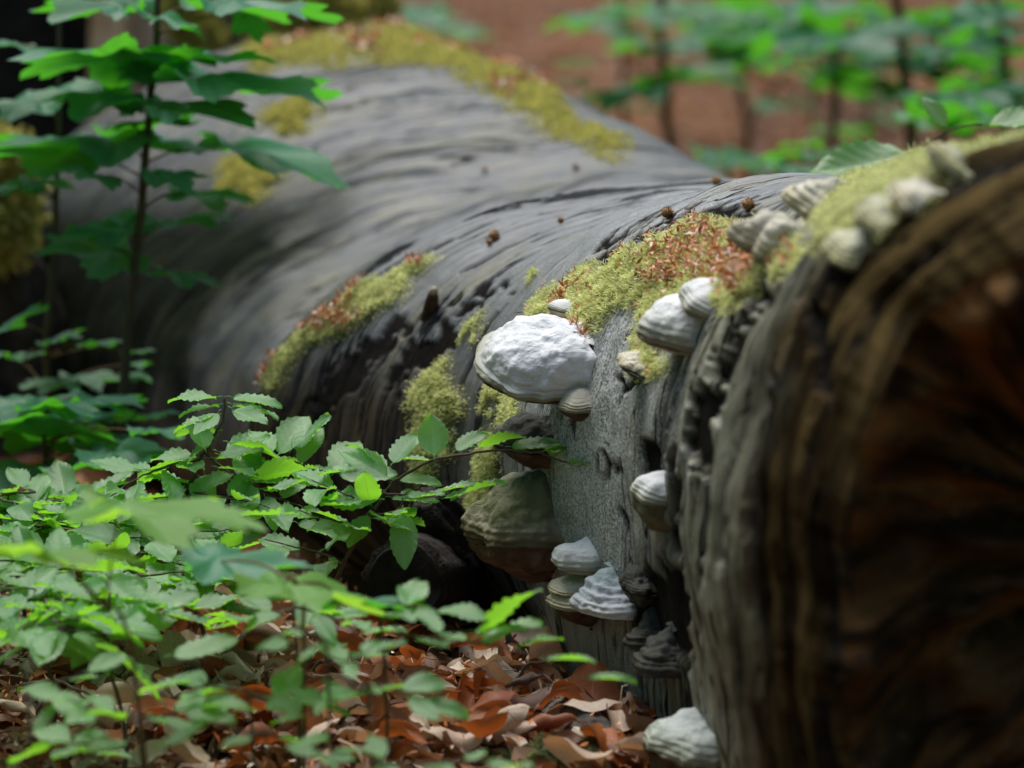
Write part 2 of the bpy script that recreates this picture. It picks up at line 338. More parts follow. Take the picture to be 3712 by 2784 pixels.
wn = fbm(B, 9, 3, seed=3.3); wn2 = fbm(B, 26, 3, seed=8.1)
pxw = px + wn * 45 + wn2 * 22; pyw = py + wn2 * 30 - wn * 30
facing = ((B - np.array(CAM)) * Nn.reshape(-1, 3)).sum(1) < 0.12
MOSS = {
 'main': [(2720, 815), (2650, 795), (2540, 800), (2400, 870), (2250, 960), (2100, 1010), (1960, 1110), (1925, 1165), (2060, 1180), (2110, 1250), (2170, 1180), (2220, 1120), (2290, 1090), (2290, 1320), (2400, 1330), (2440, 1100), (2580, 1080), (2650, 1120), (2760, 1010), (2900, 900), (2880, 860), (2760, 930)],
 'strip': [(1590, 950), (1540, 955), (1450, 1000), (1350, 1055), (1250, 1120), (1150, 1200), (1060, 1280), (970, 1390), (1000, 1420), (1060, 1335), (1150, 1265), (1230, 1215), (1330, 1160), (1420, 1120), (1490, 1050)],
 'col_a': [(1640, 1300), (1570, 1350), (1530, 1450), (1505, 1560), (1500, 1740), (1570, 1750), (1600, 1560), (1640, 1430)],
 'col_b': [(1770, 1370), (1740, 1420), (1740, 1480), (1770, 1480), (1790, 1400)],
 'under': [(1810, 1400), (1800, 1560), (1880, 1560), (1915, 1500), (1900, 1420)],
 'col_c': [(1770, 1560), (1720, 1640), (1700, 1740), (1690, 1900), (1640, 1830), (1630, 1900), (1720, 1930), (1780, 1700)],
 'crest': [(2960, 760), (3060, 650), (3250, 530), (3450, 470), (3700, 420), (3700, 520), (3500, 570), (3380, 640), (3300, 760), (3160, 860), (3010, 900)],
 'tuft_a': [(1770, 1110), (1700, 1180), (1690, 1210), (1740, 1200), (1765, 1150)],
 'tuft_b': [(1945, 945), (1900, 1010), (1915, 1015), (1950, 970)],
}
MOSSF = {
 'ridge': [(930, 190), (1150, 150), (1300, 130), (1450, 115), (1600, 125), (1760, 170), (1880, 240), (1990, 350), (2120, 450), (2280, 545), (2230, 560), (2060, 480), (1900, 420), (1800, 330), (1640, 235), (1480, 225), (1300, 215), (1100, 235), (940, 260)],
 'knot': [(1180, 350), (1090, 360), (1010, 420), (990, 470), (1080, 470), (1130, 420)],
 'patch': [(860, 590), (950, 555), (1020, 590), (1010, 650), (900, 700), (800, 690)],
}
mossm = np.zeros(len(B)); mid_ = {}
for d, lim in ((MOSS, 6.5), (MOSSF, 99)):
    for k, pl in d.items():
        ins = (inpoly(px + wn2 * 22, py + wn2 * 12, pl) if k == 'strip' else inpoly(pxw if lim < 10 else px + wn * 60, pyw if lim < 10 else py + wn2 * 40, pl)) & facing
        ins &= (yv < 6.35) if lim < 10 else (yv > 6.7)
        mid_[k] = ins; mossm[ins] = 1
def blur(a, it=1):
    A = a.reshape(nR, nC)
    for _ in range(it): A = (A + np.roll(A, 1, 1) + np.roll(A, -1, 1) + np.vstack([A[:1], A[:-1]]) + np.vstack([A[1:], A[-1:]])) / 5
    return A.ravel()
mosss = blur(mossm, 6)
zone = sstep(6.30, 6.55, yv + fbm(B, 6, 2) * .05)
# pits: long dark hollows running round the trunk where the bark has gone
SQ = np.stack([st[:, 0] * 2.6, st[:, 1] * 17, st[:, 2]], 1)
rid = fbm(SQ, 1, 4, seed=21); rid2 = fbm(np.stack([st[:, 0] * 5, st[:, 1] * 34, st[:, 2]], 1), 1, 4, seed=31)
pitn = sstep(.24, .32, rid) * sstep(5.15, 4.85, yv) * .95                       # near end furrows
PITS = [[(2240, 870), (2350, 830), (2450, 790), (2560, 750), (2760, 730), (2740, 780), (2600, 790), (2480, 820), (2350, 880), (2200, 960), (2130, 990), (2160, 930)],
        [(1480, 1130), (1400, 1210), (1300, 1270), (1210, 1350), (1130, 1480), (1090, 1620), (1130, 1640), (1200, 1500), (1290, 1400), (1400, 1290), (1500, 1210)],
        [(1560, 1230), (1500, 1250), (1470, 1300), (1400, 1420), (1430, 1440), (1520, 1340), (1600, 1300), (1650, 1220), (1640, 1170)],
        [(1760, 1040), (1680, 1090), (1640, 1140), (1670, 1150), (1760, 1080), (1850, 1050), (1840, 1020)],
        [(2420, 1600), (2440, 1700), (2450, 1900), (2460, 2250), (2480, 2450), (2400, 2350), (2330, 2350), (2260, 2300), (2300, 2100), (2340, 2030), (2400, 2060), (2415, 1850), (2400, 1700)],
        [(2160, 1640), (2185, 1650), (2180, 1730), (2155, 1740)], [(2203, 1650), (2222, 1650), (2215, 1740), (2195, 1720)], [(2225, 1860), (2240, 1860), (2235, 1915), (2222, 1900)],
        [(2480, 1500), (2560, 1350), (2650, 1180), (2750, 1040), (2780, 1060), (2680, 1230), (2600, 1400), (2540, 1560), (2530, 1750), (2480, 1700)],
        [(2920, 1120), (3000, 1130), (3000, 1350), (2960, 1450), (2910, 1400)], [(2760, 1330), (2790, 1340), (2740, 1480), (2700, 1500)], [(2320, 1600), (2360, 1600), (2370, 1760), (2330, 1740)],
        [(2300, 1300), (2330, 1350), (2300, 1400), (2220, 1480), (2240, 1400)], [(1950, 1250), (2140, 1210), (2110, 1300), (2070, 1420), (2060, 1330)]]
pitp = np.zeros(len(B))
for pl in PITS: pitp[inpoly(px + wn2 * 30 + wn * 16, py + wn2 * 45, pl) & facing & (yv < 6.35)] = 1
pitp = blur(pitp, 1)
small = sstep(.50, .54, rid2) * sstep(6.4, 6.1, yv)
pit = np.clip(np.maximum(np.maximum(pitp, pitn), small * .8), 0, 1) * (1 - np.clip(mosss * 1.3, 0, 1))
lich = np.exp(-(((px - 2250) / 330) ** 2 + ((py - 1550) / 560) ** 2)) * 1.15 + .25 * sstep(2100, 2500, px)
lich *= 1 - .8 * sstep(2230, 2350, px) * sstep(1850, 2050, py)
lich = np.clip(lich, 0, 1) * (yv < 6.4) * (1 - .6 * sstep(2500, 2800, px))
brown = np.clip(sstep(1850, 1500, px) * sstep(1150, 1500, py) * (yv < 6.5) + sstep(480, 850, py) * sstep(240, -190, px - (1350 - .78 * (py - 600)) + wn * 120) * (yv > 6.4) + .95 * sstep(2560, 2900, px) * sstep(900, 1600, py), 0, 1)  # bark browns, plus a shadow band painted down the far left flank
disp = fbm(B, 2.2, 3, seed=2) * .018 + fbm(SQ, 1, 4, seed=40) * .0016 + fbm(B, 14, 4, seed=50) * .0022 * (1 - zone * .5) + fbm(np.stack([st[:, 0] * 9, st[:, 1] * 80, st[:, 2]], 1), 1, 3, seed=60) * .0010
disp += sstep(5.2, 4.4, yv) * (np.clip(fbm(np.stack([st[:, 0] * 2.6, st[:, 1] * 11, st[:, 2]], 1), 1, 5, seed=70), -.6, .25) * .016 + fbm(B, 4, 4, seed=71) * .014)
disp -= pit * (.0045 + .012 * sstep(5.2, 4.7, yv)); disp += mosss * .006
disp += sstep(6.25, 6.32, yv) * sstep(6.42, 6.34, yv) * (-.01)
disp += zone * (fbm(B, 3.1, 3, seed=80) * .016)
disp *= sstep(3.88, 4.0, yv) * .9 + .1
def ragged(th): return fbm(np.stack([np.cos(th) * 2.2, np.sin(th) * 2.2, th * 0], 1), 1.3, 4, seed=77) * .07
Nf = Nn.reshape(-1, 3); VT = B + Nf * disp[:, None]; VT[:, 1] += ragged(thv) * sstep(4.3, 3.95, yv)
wgt = sstep(9.3, 9.0, yv)
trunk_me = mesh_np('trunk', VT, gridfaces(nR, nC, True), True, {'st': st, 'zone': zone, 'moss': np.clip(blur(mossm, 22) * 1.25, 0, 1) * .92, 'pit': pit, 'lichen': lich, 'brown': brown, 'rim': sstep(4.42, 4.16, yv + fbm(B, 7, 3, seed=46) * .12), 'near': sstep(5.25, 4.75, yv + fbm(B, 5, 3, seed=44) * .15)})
LOGO = thing('fallen_beech_log', (0.35, 6.2, 0), 'huge weathered grey fallen beech trunk with bracket fungi and a dark hollow end', 'log')
def under(e, o): o.parent = e; o.matrix_parent_inverse = Matrix.Translation(-Vector(e.location)); return o
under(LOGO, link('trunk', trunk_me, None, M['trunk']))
# rotten hollow end: goes back in from the near ring
ne = 60; ra = np.linspace(1, 0, ne); e_th = np.linspace(-math.pi / 2, 1.5 * math.pi, 260, endpoint=False)
T2, R2 = np.meshgrid(e_th, ra); ring0 = trunk_base(T2.ravel(), np.full(T2.size, 3.932)); ring0[:, 1] += ragged(T2.ravel()) - .0; c0 = np.array([.74, 0, .43])
rr_ = R2.ravel(); EV = ring0.copy(); EV[:, 0] = c0[0] + (ring0[:, 0] - c0[0]) * rr_; EV[:, 2] = c0[2] + (ring0[:, 2] - c0[2]) * rr_
cs = np.stack([np.cos(T2.ravel()) * 3, np.sin(T2.ravel()) * 3, rr_ * 1.3], 1)
hol = sstep(.99, .72, rr_ + .1 * fbm(cs, .8, 2)) * .16 + sstep(.75, .1, rr_) * .10
EV[:, 1] += hol + (fbm(cs, 1.4, 5, seed=4) * .07 + fbm(EV, 9, 4, seed=9) * .035) * sstep(1, .9, rr_)
em = mesh_np('rotten_end', EV, gridfaces(ne, 260, True), True, {'st': np.stack([T2.ravel() * .3, rr_, np.zeros_like(rr_)], 1)})
under(LOGO, link('hollow_end', em, None, M['end']))
# coarse twin only for finding points on the log (never linked to the scene)
VTg = VT.reshape(nR, nC, 3)[::4, ::4]
ctris = gridfaces(VTg.shape[0], VTg.shape[1], True)
BVH = BVHTree.FromPolygons([tuple(v) for v in VTg.reshape(-1, 3)], [tuple(int(i) for i in f) for f in ctris])
def hit(px_, py_):
    d = ray(px_, py_).normalized(); loc, nrm, idx, dist = BVH.ray_cast(CAM, d, 30)
    if loc is None: return at(px_, py_, 5.6), Vector((-1, 0, 0))
    if nrm.dot(d) > 0: nrm = -nrm
    return loc, nrm

# ------------------------------------------------------------------ unseen trees added round the clearing to block sky light
def crown_mesh(seed, n=3200, size=.24):
    r = np.random.default_rng(seed); d = r.normal(size=(n, 3)); d /= np.linalg.norm(d, axis=1)[:, None]
    rad = r.uniform(.45, 1, n) ** .6 * (1 + .25 * fbm(d, 2.2, 3, seed=seed)); C = d * rad[:, None] * np.array([1.9, 1.9, 2.9]) + np.array([0, 0, 3.0]); C[:, 2] = np.abs(C[:, 2]) + .05
    a = r.normal(size=(n, 3)); a[:, 2] *= .5; a /= np.linalg.norm(a, axis=1)[:, None]; b = np.cross(a, r.normal(size=(n, 3))); b /= np.linalg.norm(b, axis=1)[:, None]
    s = size * r.uniform(.6, 1.3, n)[:, None]; V = np.stack([C - a * s * .6, C + b * s * .35, C + a * s * .6, C - b * s * .35], 1).reshape(-1, 3)
    return mesh_np('crown', V, np.arange(4 * n).reshape(-1, 4), False, {'luv': np.tile(np.array([[.1, 0, 0], [.5, .8, 0], [.9, 0, 0], [.5, -.8, 0]]), (n, 1))})
CR = [crown_mesh(300 + i) for i in range(3)]
for c_ in CR: c_.materials.append(M['maple'])
rt = random.Random(5)
for i, az in enumerate([-34, -75, -106, -130, -154, -178, 158, 134, 110, 86, 62, 38]):
    a_ = math.radians(az); rr0 = rt.uniform(6.2, 7.4) + (4.0 if abs(az) > 125 else 0); x, y = rr0 * math.sin(a_), 5.6 + rr0 * math.cos(a_)
    e = thing('added_shade_tree', (x, y, 0), 'unseen bushy young beech tree added round the clearing to block sky light', 'tree', 'unseen beech trees added to block sky light'); zs = rt.uniform(.8, 1.1)
    link('trunk', tubes_mesh('trunk', [([(0, 0, -.1), (.05, 0, 1.5), (0, .05, 3.2), (0, 0, 5.2 * zs)], [.09, .075, .05, .02])], 10), e, M['stem'])
    c_ = link('crown', CR[i % 3], e); c_.rotation_euler = (0, 0, rt.uniform(0, 6)); c_.scale = (1, 1, zs)

for i, (x, y, sc_, lab) in enumerate([(3.3, 11.6, 1.6, 'tall'), (3.6, 16.5, 1.7, 'tall'), (-5.5, 8.2, 1.3, 'tall')]):  # added out of view so their crowns shade the far side
    e = thing('added_shade_tree', (x, y, 0), 'taller unseen beech tree added beyond the log so its crown shades the far ground', 'tree', 'taller unseen beech trees added for shade')
    link('trunk', tubes_mesh('trunk', [([(0, 0, -.1), (.05, 0, 2.0), (0, .05, 4.2), (0, 0, 7.4)], [.13, .10, .07, .02])], 10), e, M['stem'])
    c_ = link('crown', CR[i % 3], e); c_.rotation_euler = (0, 0, rt.uniform(0, 6)); c_.scale = (sc_, sc_, .85); c_.location = (0, 0, 2.9)

# ------------------------------------------------------------------ scattered blades (moss, bud scales)
def blades(P, N, L, Wd, droop, seed, spread=.55, rbase=None, curl=.5):
    r = np.random.default_rng(seed); n = len(P)
    d = N * .8 + r.normal(size=(n, 3)) * spread; d[:, 2] -= droop; d /= np.linalg.norm(d, axis=1)[:, None]
    side = np.cross(d, r.normal(size=(n, 3))); side /= np.linalg.norm(side, axis=1)[:, None]; bend = np.cross(d, side)
    l = (L * r.uniform(.6, 1.35, n))[:, None]; w = (Wd * r.uniform(.7, 1.3, n))[:, None]
    p0 = P - N * .002; p1 = p0 + d * l * .5 + bend * l * curl * .12; p2 = p0 + d * l + bend * l * curl * .5
    V = np.stack([p0 - side * w * .35, p0 + side * w * .35, p1 + side * w, p1 - side * w, p2], 1).reshape(-1, 3)
    b = np.arange(n)[:, None] * 5; Q = b + np.array([[0, 1, 2, 3]]); T = b + np.array([[3, 2, 4]])
    c = r.random(n) if rbase is None else np.clip(rbase + r.normal(0, .16, n), 0, 1)
    return V, Q, T, np.repeat(c, 5)
nmF = Nf
area = None
def pick(mask, n, seed):
    r = np.random.default_rng(seed); idx = np.nonzero(mask)[0]
    A = Bg; a = np.linalg.norm(np.cross(np.roll(A, -1, 1) - A, np.gradient(A, axis=0)), axis=2).ravel()[idx]
    if len(idx) == 0: return np.zeros(0, int)
    return r.choice(idx, n, p=a / a.sum())
gA = np.linalg.norm(np.cross(np.roll(Bg, -1, 1) - Bg, np.gradient(Bg, axis=0)), axis=2).ravel()
MLAB = {'main': ('thick pale green moss carpet strewn with rusty bud scales above the big white bracket', 1.0), 'strip': ('ragged strip of moss along the upper left edge of the bark', .8),
        'col_a': ('tall vertical moss streak on bark left of the big white bracket', .8), 'col_b': ('thin moss sliver beneath the left end of the big white bracket', .8), 'under': ('bright green moss clump right under the big white bracket', .9),
        'col_c': ('hanging moss band beside the large olive hoof fungus', .8), 'crest': ('blurred pale moss crust along the crest of the broken log end', .8), 'tuft_a': ('small slanting moss tuft up and left of the big white bracket', .8), 'tuft_b': ('tiny moss tuft alone on smooth grey bark near the ridge', .8),
        'ridge': ('yellow moss line along the far crest of the log', .8), 'knot': ('yellow moss cushion on the far dark knot', .8), 'patch': ('orange tinged moss patch on the far flank behind the maple stem', .8)}
for i, (k, ins) in enumerate(mid_.items()):
    if ins.sum() < 20: print('moss empty', k, ins.sum()); continue
    ar = gA[ins].sum(); far = k in MOSSF; dens = 160000 if far else 420000
    n = int(min(max(ar * dens, 300), 42000 if k == 'main' else 18000)); fr = blur(ins.astype(float), 12); idx = np.concatenate([pick(ins, n, 100 + i), pick((fr > .02) & (fr < .6) & facing, n // 9, 300 + i)]); n = len(idx); r = np.random.default_rng(i)
    Pm = VT[idx] + r.normal(size=(n, 3)) * .0025; 
    clump = fbm(Pm, 55, 2, seed=i * 3.7); Pm = Pm + Nf[idx] * (np.clip(clump, -.5, 1)[:, None] * (.006 if k == 'main' else .003) + .001)
    L = (.011 if far else (.0078 if k == 'main' else .0062)) ; w = .003 if far else .00085
    V, Q, T, c = blades(Pm, Nf[idx], L, w, .35, 200 + i, .5, .5 + clump * .45)
    me = mesh_np('moss', V, [Q, T], False, {'rnd': c}); o = link('moss_patch', me, None, M['moss_far' if far else 'moss'])
    tag(o, MLAB[k][0], 'moss', 'moss patches on the log', 'stuff')
# bud scales and husks' crumbs on moss
def scales(name, label, mask, n, seed, size=.006, w=.0013):
    idx = pick(mask, n, seed); P = VT[idx] + Nf[idx] * .012
    V, Q, T, c = blades(P, Nf[idx] * .2, size, w, -.05, seed, 1.0, None, 1.3)
    tag(link(name, mesh_np(name, V, [Q, T], False, {'rnd': c}), None, M['scales']), label, 'bud scales', None, 'stuff')
cl = fbm(B, 11, 3, seed=91) + .55 * np.exp(-(((px - 2560) / 200) ** 2 + ((py - 960) / 90) ** 2)) * 1.6
scales('bud_scales', 'rusty papery bud scales scattered over the thick moss carpet', mid_['main'] & (cl > .5), 1000, 5, .0105, .0019)
scales('bud_scales', 'pale fibrous flower crumbs dusted over the thick moss carpet', mid_['main'] & (cl > .05), 700, 15, .008, .0012)
scales('bud_scales', 'orange crumbs lodged along the mossy bark edge', mid_['strip'] & (fbm(B, 14, 2) > .0), 420, 6, .009, .002)
scales('bud_scales', 'pinkish brown scales caught in the far crest moss', mid_['ridge'] & (fbm(B, 8, 2, seed=2) > .25), 380, 7, .016, .005)
crev = inpoly(px, py, [(2085, 1200), (2140, 1180), (2150, 1260), (2110, 1350), (2090, 1400), (2085, 1300)]) & facing & (yv < 6.3)
if crev.sum() > 5: scales('bud_scales', 'dry fibres wedged between big white bracket and grey bark', crev, 420, 8, .013, .0011)

# ------------------------------------------------------------------ bracket fungi
def fungus(name, p, out, up, depth, halfw, cap, pore, mat, poremat, label, cat='bracket fungus', zs=1.0, rough=.004, lobes=None, seed=0, group='bracket fungi on the log', nphi=120, sqe=.84):
    """cap/pore: lists of (r, z) in units of depth, from the back top out to the rim, then in underneath"""
    p, out, up = Vector(p), Vector(out).normalized(), Vector(up).normalized()
    side = out.cross(up).normalized(); up = side.cross(out).normalized()
    e = thing(name, p, label, cat, group)
    def dens(pl, n):
        pl = np.array(pl, float); q = np.linspace(0, len(pl) - 1, n); xi = np.arange(len(pl))
        return cubic(q, xi.astype(float), pl[:, 0]), cubic(q, xi.astype(float), pl[:, 1])
    for part, pl, m, nn in (('cap', cap, mat, 90), ('pore_surface', pore, poremat, 34)):
        r_, z_ = dens(pl, nn); t = np.linspace(0, 1, nn); phi = np.linspace(-1.75, 1.75, nphi)
        PH, TT = np.meshgrid(phi, t); RR = np.repeat(r_[:, None], nphi, 1); ZZ = np.repeat(z_[:, None], nphi, 1)
        wob = 1 + .07 * np.sin(PH * 2.3 + seed) + .05 * np.sin(PH * 5.1 + seed * 2) * np.clip(RR, 0, 1)
        if lobes is not None:
            for (c_, w_, a_) in lobes: wob += a_ * np.exp(-((PH - c_) / w_) ** 2)
        sq = lambda q: np.sign(q) * np.abs(q) ** sqe
        a = RR * sq(np.cos(PH)) * depth * wob; b = RR * sq(np.sin(PH)) * halfw * wob; c = ZZ * depth * zs
        L = np.stack([a.ravel(), b.ravel(), c.ravel()], 1)
        ax = np.array([[*out], [*side], [*up]]); Vv = L @ ax
        nz = fbm(Vv, 18, 3, seed=seed) * rough * 2.4 + fbm(Vv, 60, 3, seed=seed + 9) * rough * .7
        rad = L / (np.linalg.norm(L, axis=1)[:, None] + 1e-9)
        band = np.sin(TT.ravel() * 62 + fbm(L, 25, 2, seed=seed) * 3) * sstep(.4, .9, TT.ravel()) * .0011 if part == 'cap' else 0
        edge = sstep(0, .1, TT.ravel()) if part == 'pore_surface' else 1
        Vv = Vv + (rad @ ax) * ((nz * edge + band)[:, None] if part == 'cap' else (nz * edge)[:, None])
        stt = np.stack([PH.ravel() * depth * 20, TT.ravel(), np.full(PH.size, seed)], 1)
        o = link(part, mesh_np(part, Vv, gridfaces(nn, nphi), True, {'ft': TT.ravel(), 'st': stt}), e, m)
    return e
UP = (0, 0, 1)
HOOF = ([(-.3, .82), (.10, .82), (.38, .77), (.60, .63), (.78, .43), (.93, .24), (1.0, .10), (1.02, -.04), (.97, -.15)], [(.97, -.14), (.86, -.30), (.66, -.46), (.4, -.62), (.1, -.72), (-.2, -.7)])
SHELF = ([(-.3, .50), (.1, .50), (.4, .47), (.64, .39), (.83, .27), (.95, .12), (1.0, -.02), (.96, -.12)], [(.96, -.12), (.82, -.17), (.5, -.24), (.1, -.32), (-.25, -.35)])
BLOB = ([(-.3, 1.05), (.05, 1.0), (.3, .84), (.55, .66), (.82, .56), (1.0, .38), (1.04, .18), (.96, .02), (.86, -.02)], [(.86, -.02), (.7, -.1), (.3, -.18), (-.25, -.22)])
CONE = ([(-.3, 1.28), (.05, 1.26), (.25, 1.14), (.42, 1.0), (.52, .84), (.66, .78), (.70, .60), (.84, .52), (.86, .36), (1.0, .28), (1.06, .10), (1.0, -.08), (.9, -.12)], [(.9, -.12), (.7, -.2), (.3, -.28), (-.2, -.3)])
def fg(pxy, *a, push=0.0, **k):
    h, n = hit(*pxy); return fungus('bracket_fungus', h + n * push, *a, **k)
# big white one, two pieces grown together
hA, nA = hit(2092, 1318)
print('big fungus base', tuple(hA), tuple(nA))
fungus('bracket_fungus', hA + Vector((-.006, .0, -.004)), (-1, -.10, .06), (.0, -.52, .9), .120, .070, [(-.3, .45), (.2, .47), (.48, .45), (.68, .37), (.82, .24), (.91, .12), (.93, .05), (1.0, .01), (1.0, -.06), (.95, -.10)], SHELF[1], M['f_white'], M['pore_pale'],
       'biggest chalk white bracket with brown rim jutting from the middle of the log', lobes=[(.85, .45, .16), (-.9, .5, .10)], seed=1, rough=.0036, nphi=200, sqe=.66)
fungus('bracket_fungus', at(2094, 1275, hA.y + .03), (-1, -.10, .15), (.1, -.5, .95), .060, .055, SHELF[0], SHELF[1], M['f_white'], M['pore_pale'],
       'smaller white lobe with a grey crease overlapping the back of the biggest bracket', seed=2, rough=.003)
fg((2105, 1470), (-1, -.45, 0), (-.2, -.15, 1), .034, .029, HOOF[0], HOOF[1], M['f_cream'], M['pore'], 'little cream knob with brown base tucked under right end of biggest bracket', push=-.004, zs=.9, seed=3, rough=.0015)
fg((2520, 1190), (-1, -.35, 0), (-.1, -.3, .95), .075, .055, SHELF[0], SHELF[1], M['f_white'], M['f_mossy'], 'white rounded bracket with green underside at the lower edge of the moss carpet', push=-.006, seed=4, lobes=[(.5, .5, .1)], rough=.003, zs=1.25)
fg((2575, 1100), (-1, -.3, .1), (0, -.4, .9), .04, .035, SHELF[0], SHELF[1], M['f_white'], M['f_mossy'], 'small bluish white lobe behind the rounded bracket at the moss edge', push=.0, seed=5, rough=.002, zs=1.3)
fg((2830, 880), (-1, -.4, .15), (.15, -.35, .9), .058, .038, SHELF[0], SHELF[1], M['f_cream'], M['f_dark'], 'striped whitish bracket at the upper right end of the moss carpet', push=-.005, seed=6, lobes=[(-.3, .3, -.12), (.4, .3, .1)], zs=1.3)
fg((2960, 760), (-1, -.3, .4), (.3, -.3, .9), .045, .035, CONE[0], CONE[1], M['f_cream'], M['f_mossy'], 'pale knobbly bracket perched highest beside the striped one', push=-.006, seed=7, zs=.7)
fg((3110, 930), (-1, -.5, .1), (0, -.3, .95), .042, .044, SHELF[0], SHELF[1], M['f_mossy'], M['f_dark'], 'blurred grey green bracket near the log end below the white lump', push=-.01, seed=8, zs=1.3)
fg((3330, 690), (-.8, -.6, .4), (.2, -.4, .9), .048, .045, SHELF[0], SHELF[1], M['f_cream'], M['f_mossy'], 'blurred creamy white lump on top of the log end', push=-.02, seed=9, zs=1.1)
fg((3190, 800), (-.8, -.6, .2), (.2, -.4, .9), .036, .038, SHELF[0], SHELF[1], M['f_mossy'], M['f_mossy'], 'blurred yellow green mossy lump just under the creamy white lump', push=-.01, seed=10, zs=1.4)
fg((3470, 590), (-.5, -.6, .6), (.3, -.3, .9), .035, .045, SHELF[0], SHELF[1], M['f_mossy'], M['f_mossy'], 'low mossy cushion shaped bracket on the crest of the log end', push=-.02, seed=11, zs=1.0)
fungus('bracket_fungus', hit(1965, 1922)[0] + Vector((.0, .0, 0)), (-1, -.22, 0), (-.05, -.04, 1), .102, .074, HOOF[0], HOOF[1], M['f_olive'], M['pore'],
       'large olive brown hoof fungus low on the log with banded rim', seed=12, rough=.0035, nphi=180)
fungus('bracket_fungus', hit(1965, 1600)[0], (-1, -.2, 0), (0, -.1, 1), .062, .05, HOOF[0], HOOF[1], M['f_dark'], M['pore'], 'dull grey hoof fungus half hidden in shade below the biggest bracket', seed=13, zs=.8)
fg((2130, 2055), (-1, -.3, 0), (-.1, -.1, 1), .048, .038, BLOB[0], BLOB[1], M['f_white'], M['f_cream'], 'white layered bracket top piece of the stacked pair near the ground', push=-.004, zs=.95, seed=14, rough=.003)
fg((2120, 2130), (-1, -.3, 0), (0, -.05, 1), .053, .045, SHELF[0], SHELF[1], M['f_cream'], M['f_cream'], 'thin knobbly cream ledge squeezed between white and brown based brackets', push=-.004, zs=.55, seed=15, rough=.003)
fg((2130, 2175), (-1, -.3, 0), (0, -.05, 1), .060, .045, SHELF[0], [(.97, -.09), (.8, -.3), (.5, -.6), (.1, -.8), (-.25, -.85)], M['f_cream'], M['pore'], 'cream bracket with brown base lowest under the white layered piece', push=-.004, zs=.75, seed=16, rough=.002)
fungus('bracket_fungus', hit(2215, 2195)[0] + Vector((.0, -.02, 0)), (-.8, -.65, 0), (.1, .05, 1), .046, .046, CONE[0], CONE[1], M['f_blue'], M['pore'],
       'bluish white cone shaped bracket with many stacked ridges near the ground', seed=17, rough=.003, nphi=160)
fg((2415, 1790), (-1, -.3, 0), (-.1, -.3, 1), .046, .036, SHELF[0], [(.97, -.09), (.9, -.45), (.6, -.8), (.1, -.9), (-.25, -.95)], M['f_white'], M['pore_olive'], 'lone small white capped bracket on the steep grey side', push=-.004, zs=1.2, seed=18, rough=.002)
fungus('bracket_fungus', hit(2560, 2690)[0] + Vector((0, -.01, 0)), (-.9, -.45, 0), (-.1, -.25, 1), .075, .065, SHELF[0], [(.97, -.09), (.85, -.4), (.5, -.7), (.1, -.85), (-.25, -.9)], M['f_dim'], M['pore'],
       'blurred greenish white bracket at the foot of the log', seed=19, rough=.004)
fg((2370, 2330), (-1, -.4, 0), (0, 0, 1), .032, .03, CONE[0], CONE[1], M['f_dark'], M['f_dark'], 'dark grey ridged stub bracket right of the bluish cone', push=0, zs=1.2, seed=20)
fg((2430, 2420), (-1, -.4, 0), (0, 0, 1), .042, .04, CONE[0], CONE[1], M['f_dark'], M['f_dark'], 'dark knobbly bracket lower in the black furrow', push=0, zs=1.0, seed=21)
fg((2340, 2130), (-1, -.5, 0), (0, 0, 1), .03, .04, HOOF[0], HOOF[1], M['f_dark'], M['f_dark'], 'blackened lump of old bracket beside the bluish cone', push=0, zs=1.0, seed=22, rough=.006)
fg((2325, 1335), (-1, -.5, .2), (0, -.3, 1), .034, .034, HOOF[0], HOOF[1], M['f_cream'], M['f_dark'], 'gnarled cream nodule on grey bark right of the biggest bracket', push=-.004, zs=.6, seed=23, rough=.006)
fg((2062, 1135), (-.8, -.6, .2), (-.1, -.2, 1), .020, .02, HOOF[0], HOOF[1], M['f_white'], M['f_cream'], 'tiny white nub poking out of the moss above the biggest bracket', push=.008, zs=.9, seed=24, rough=.001)

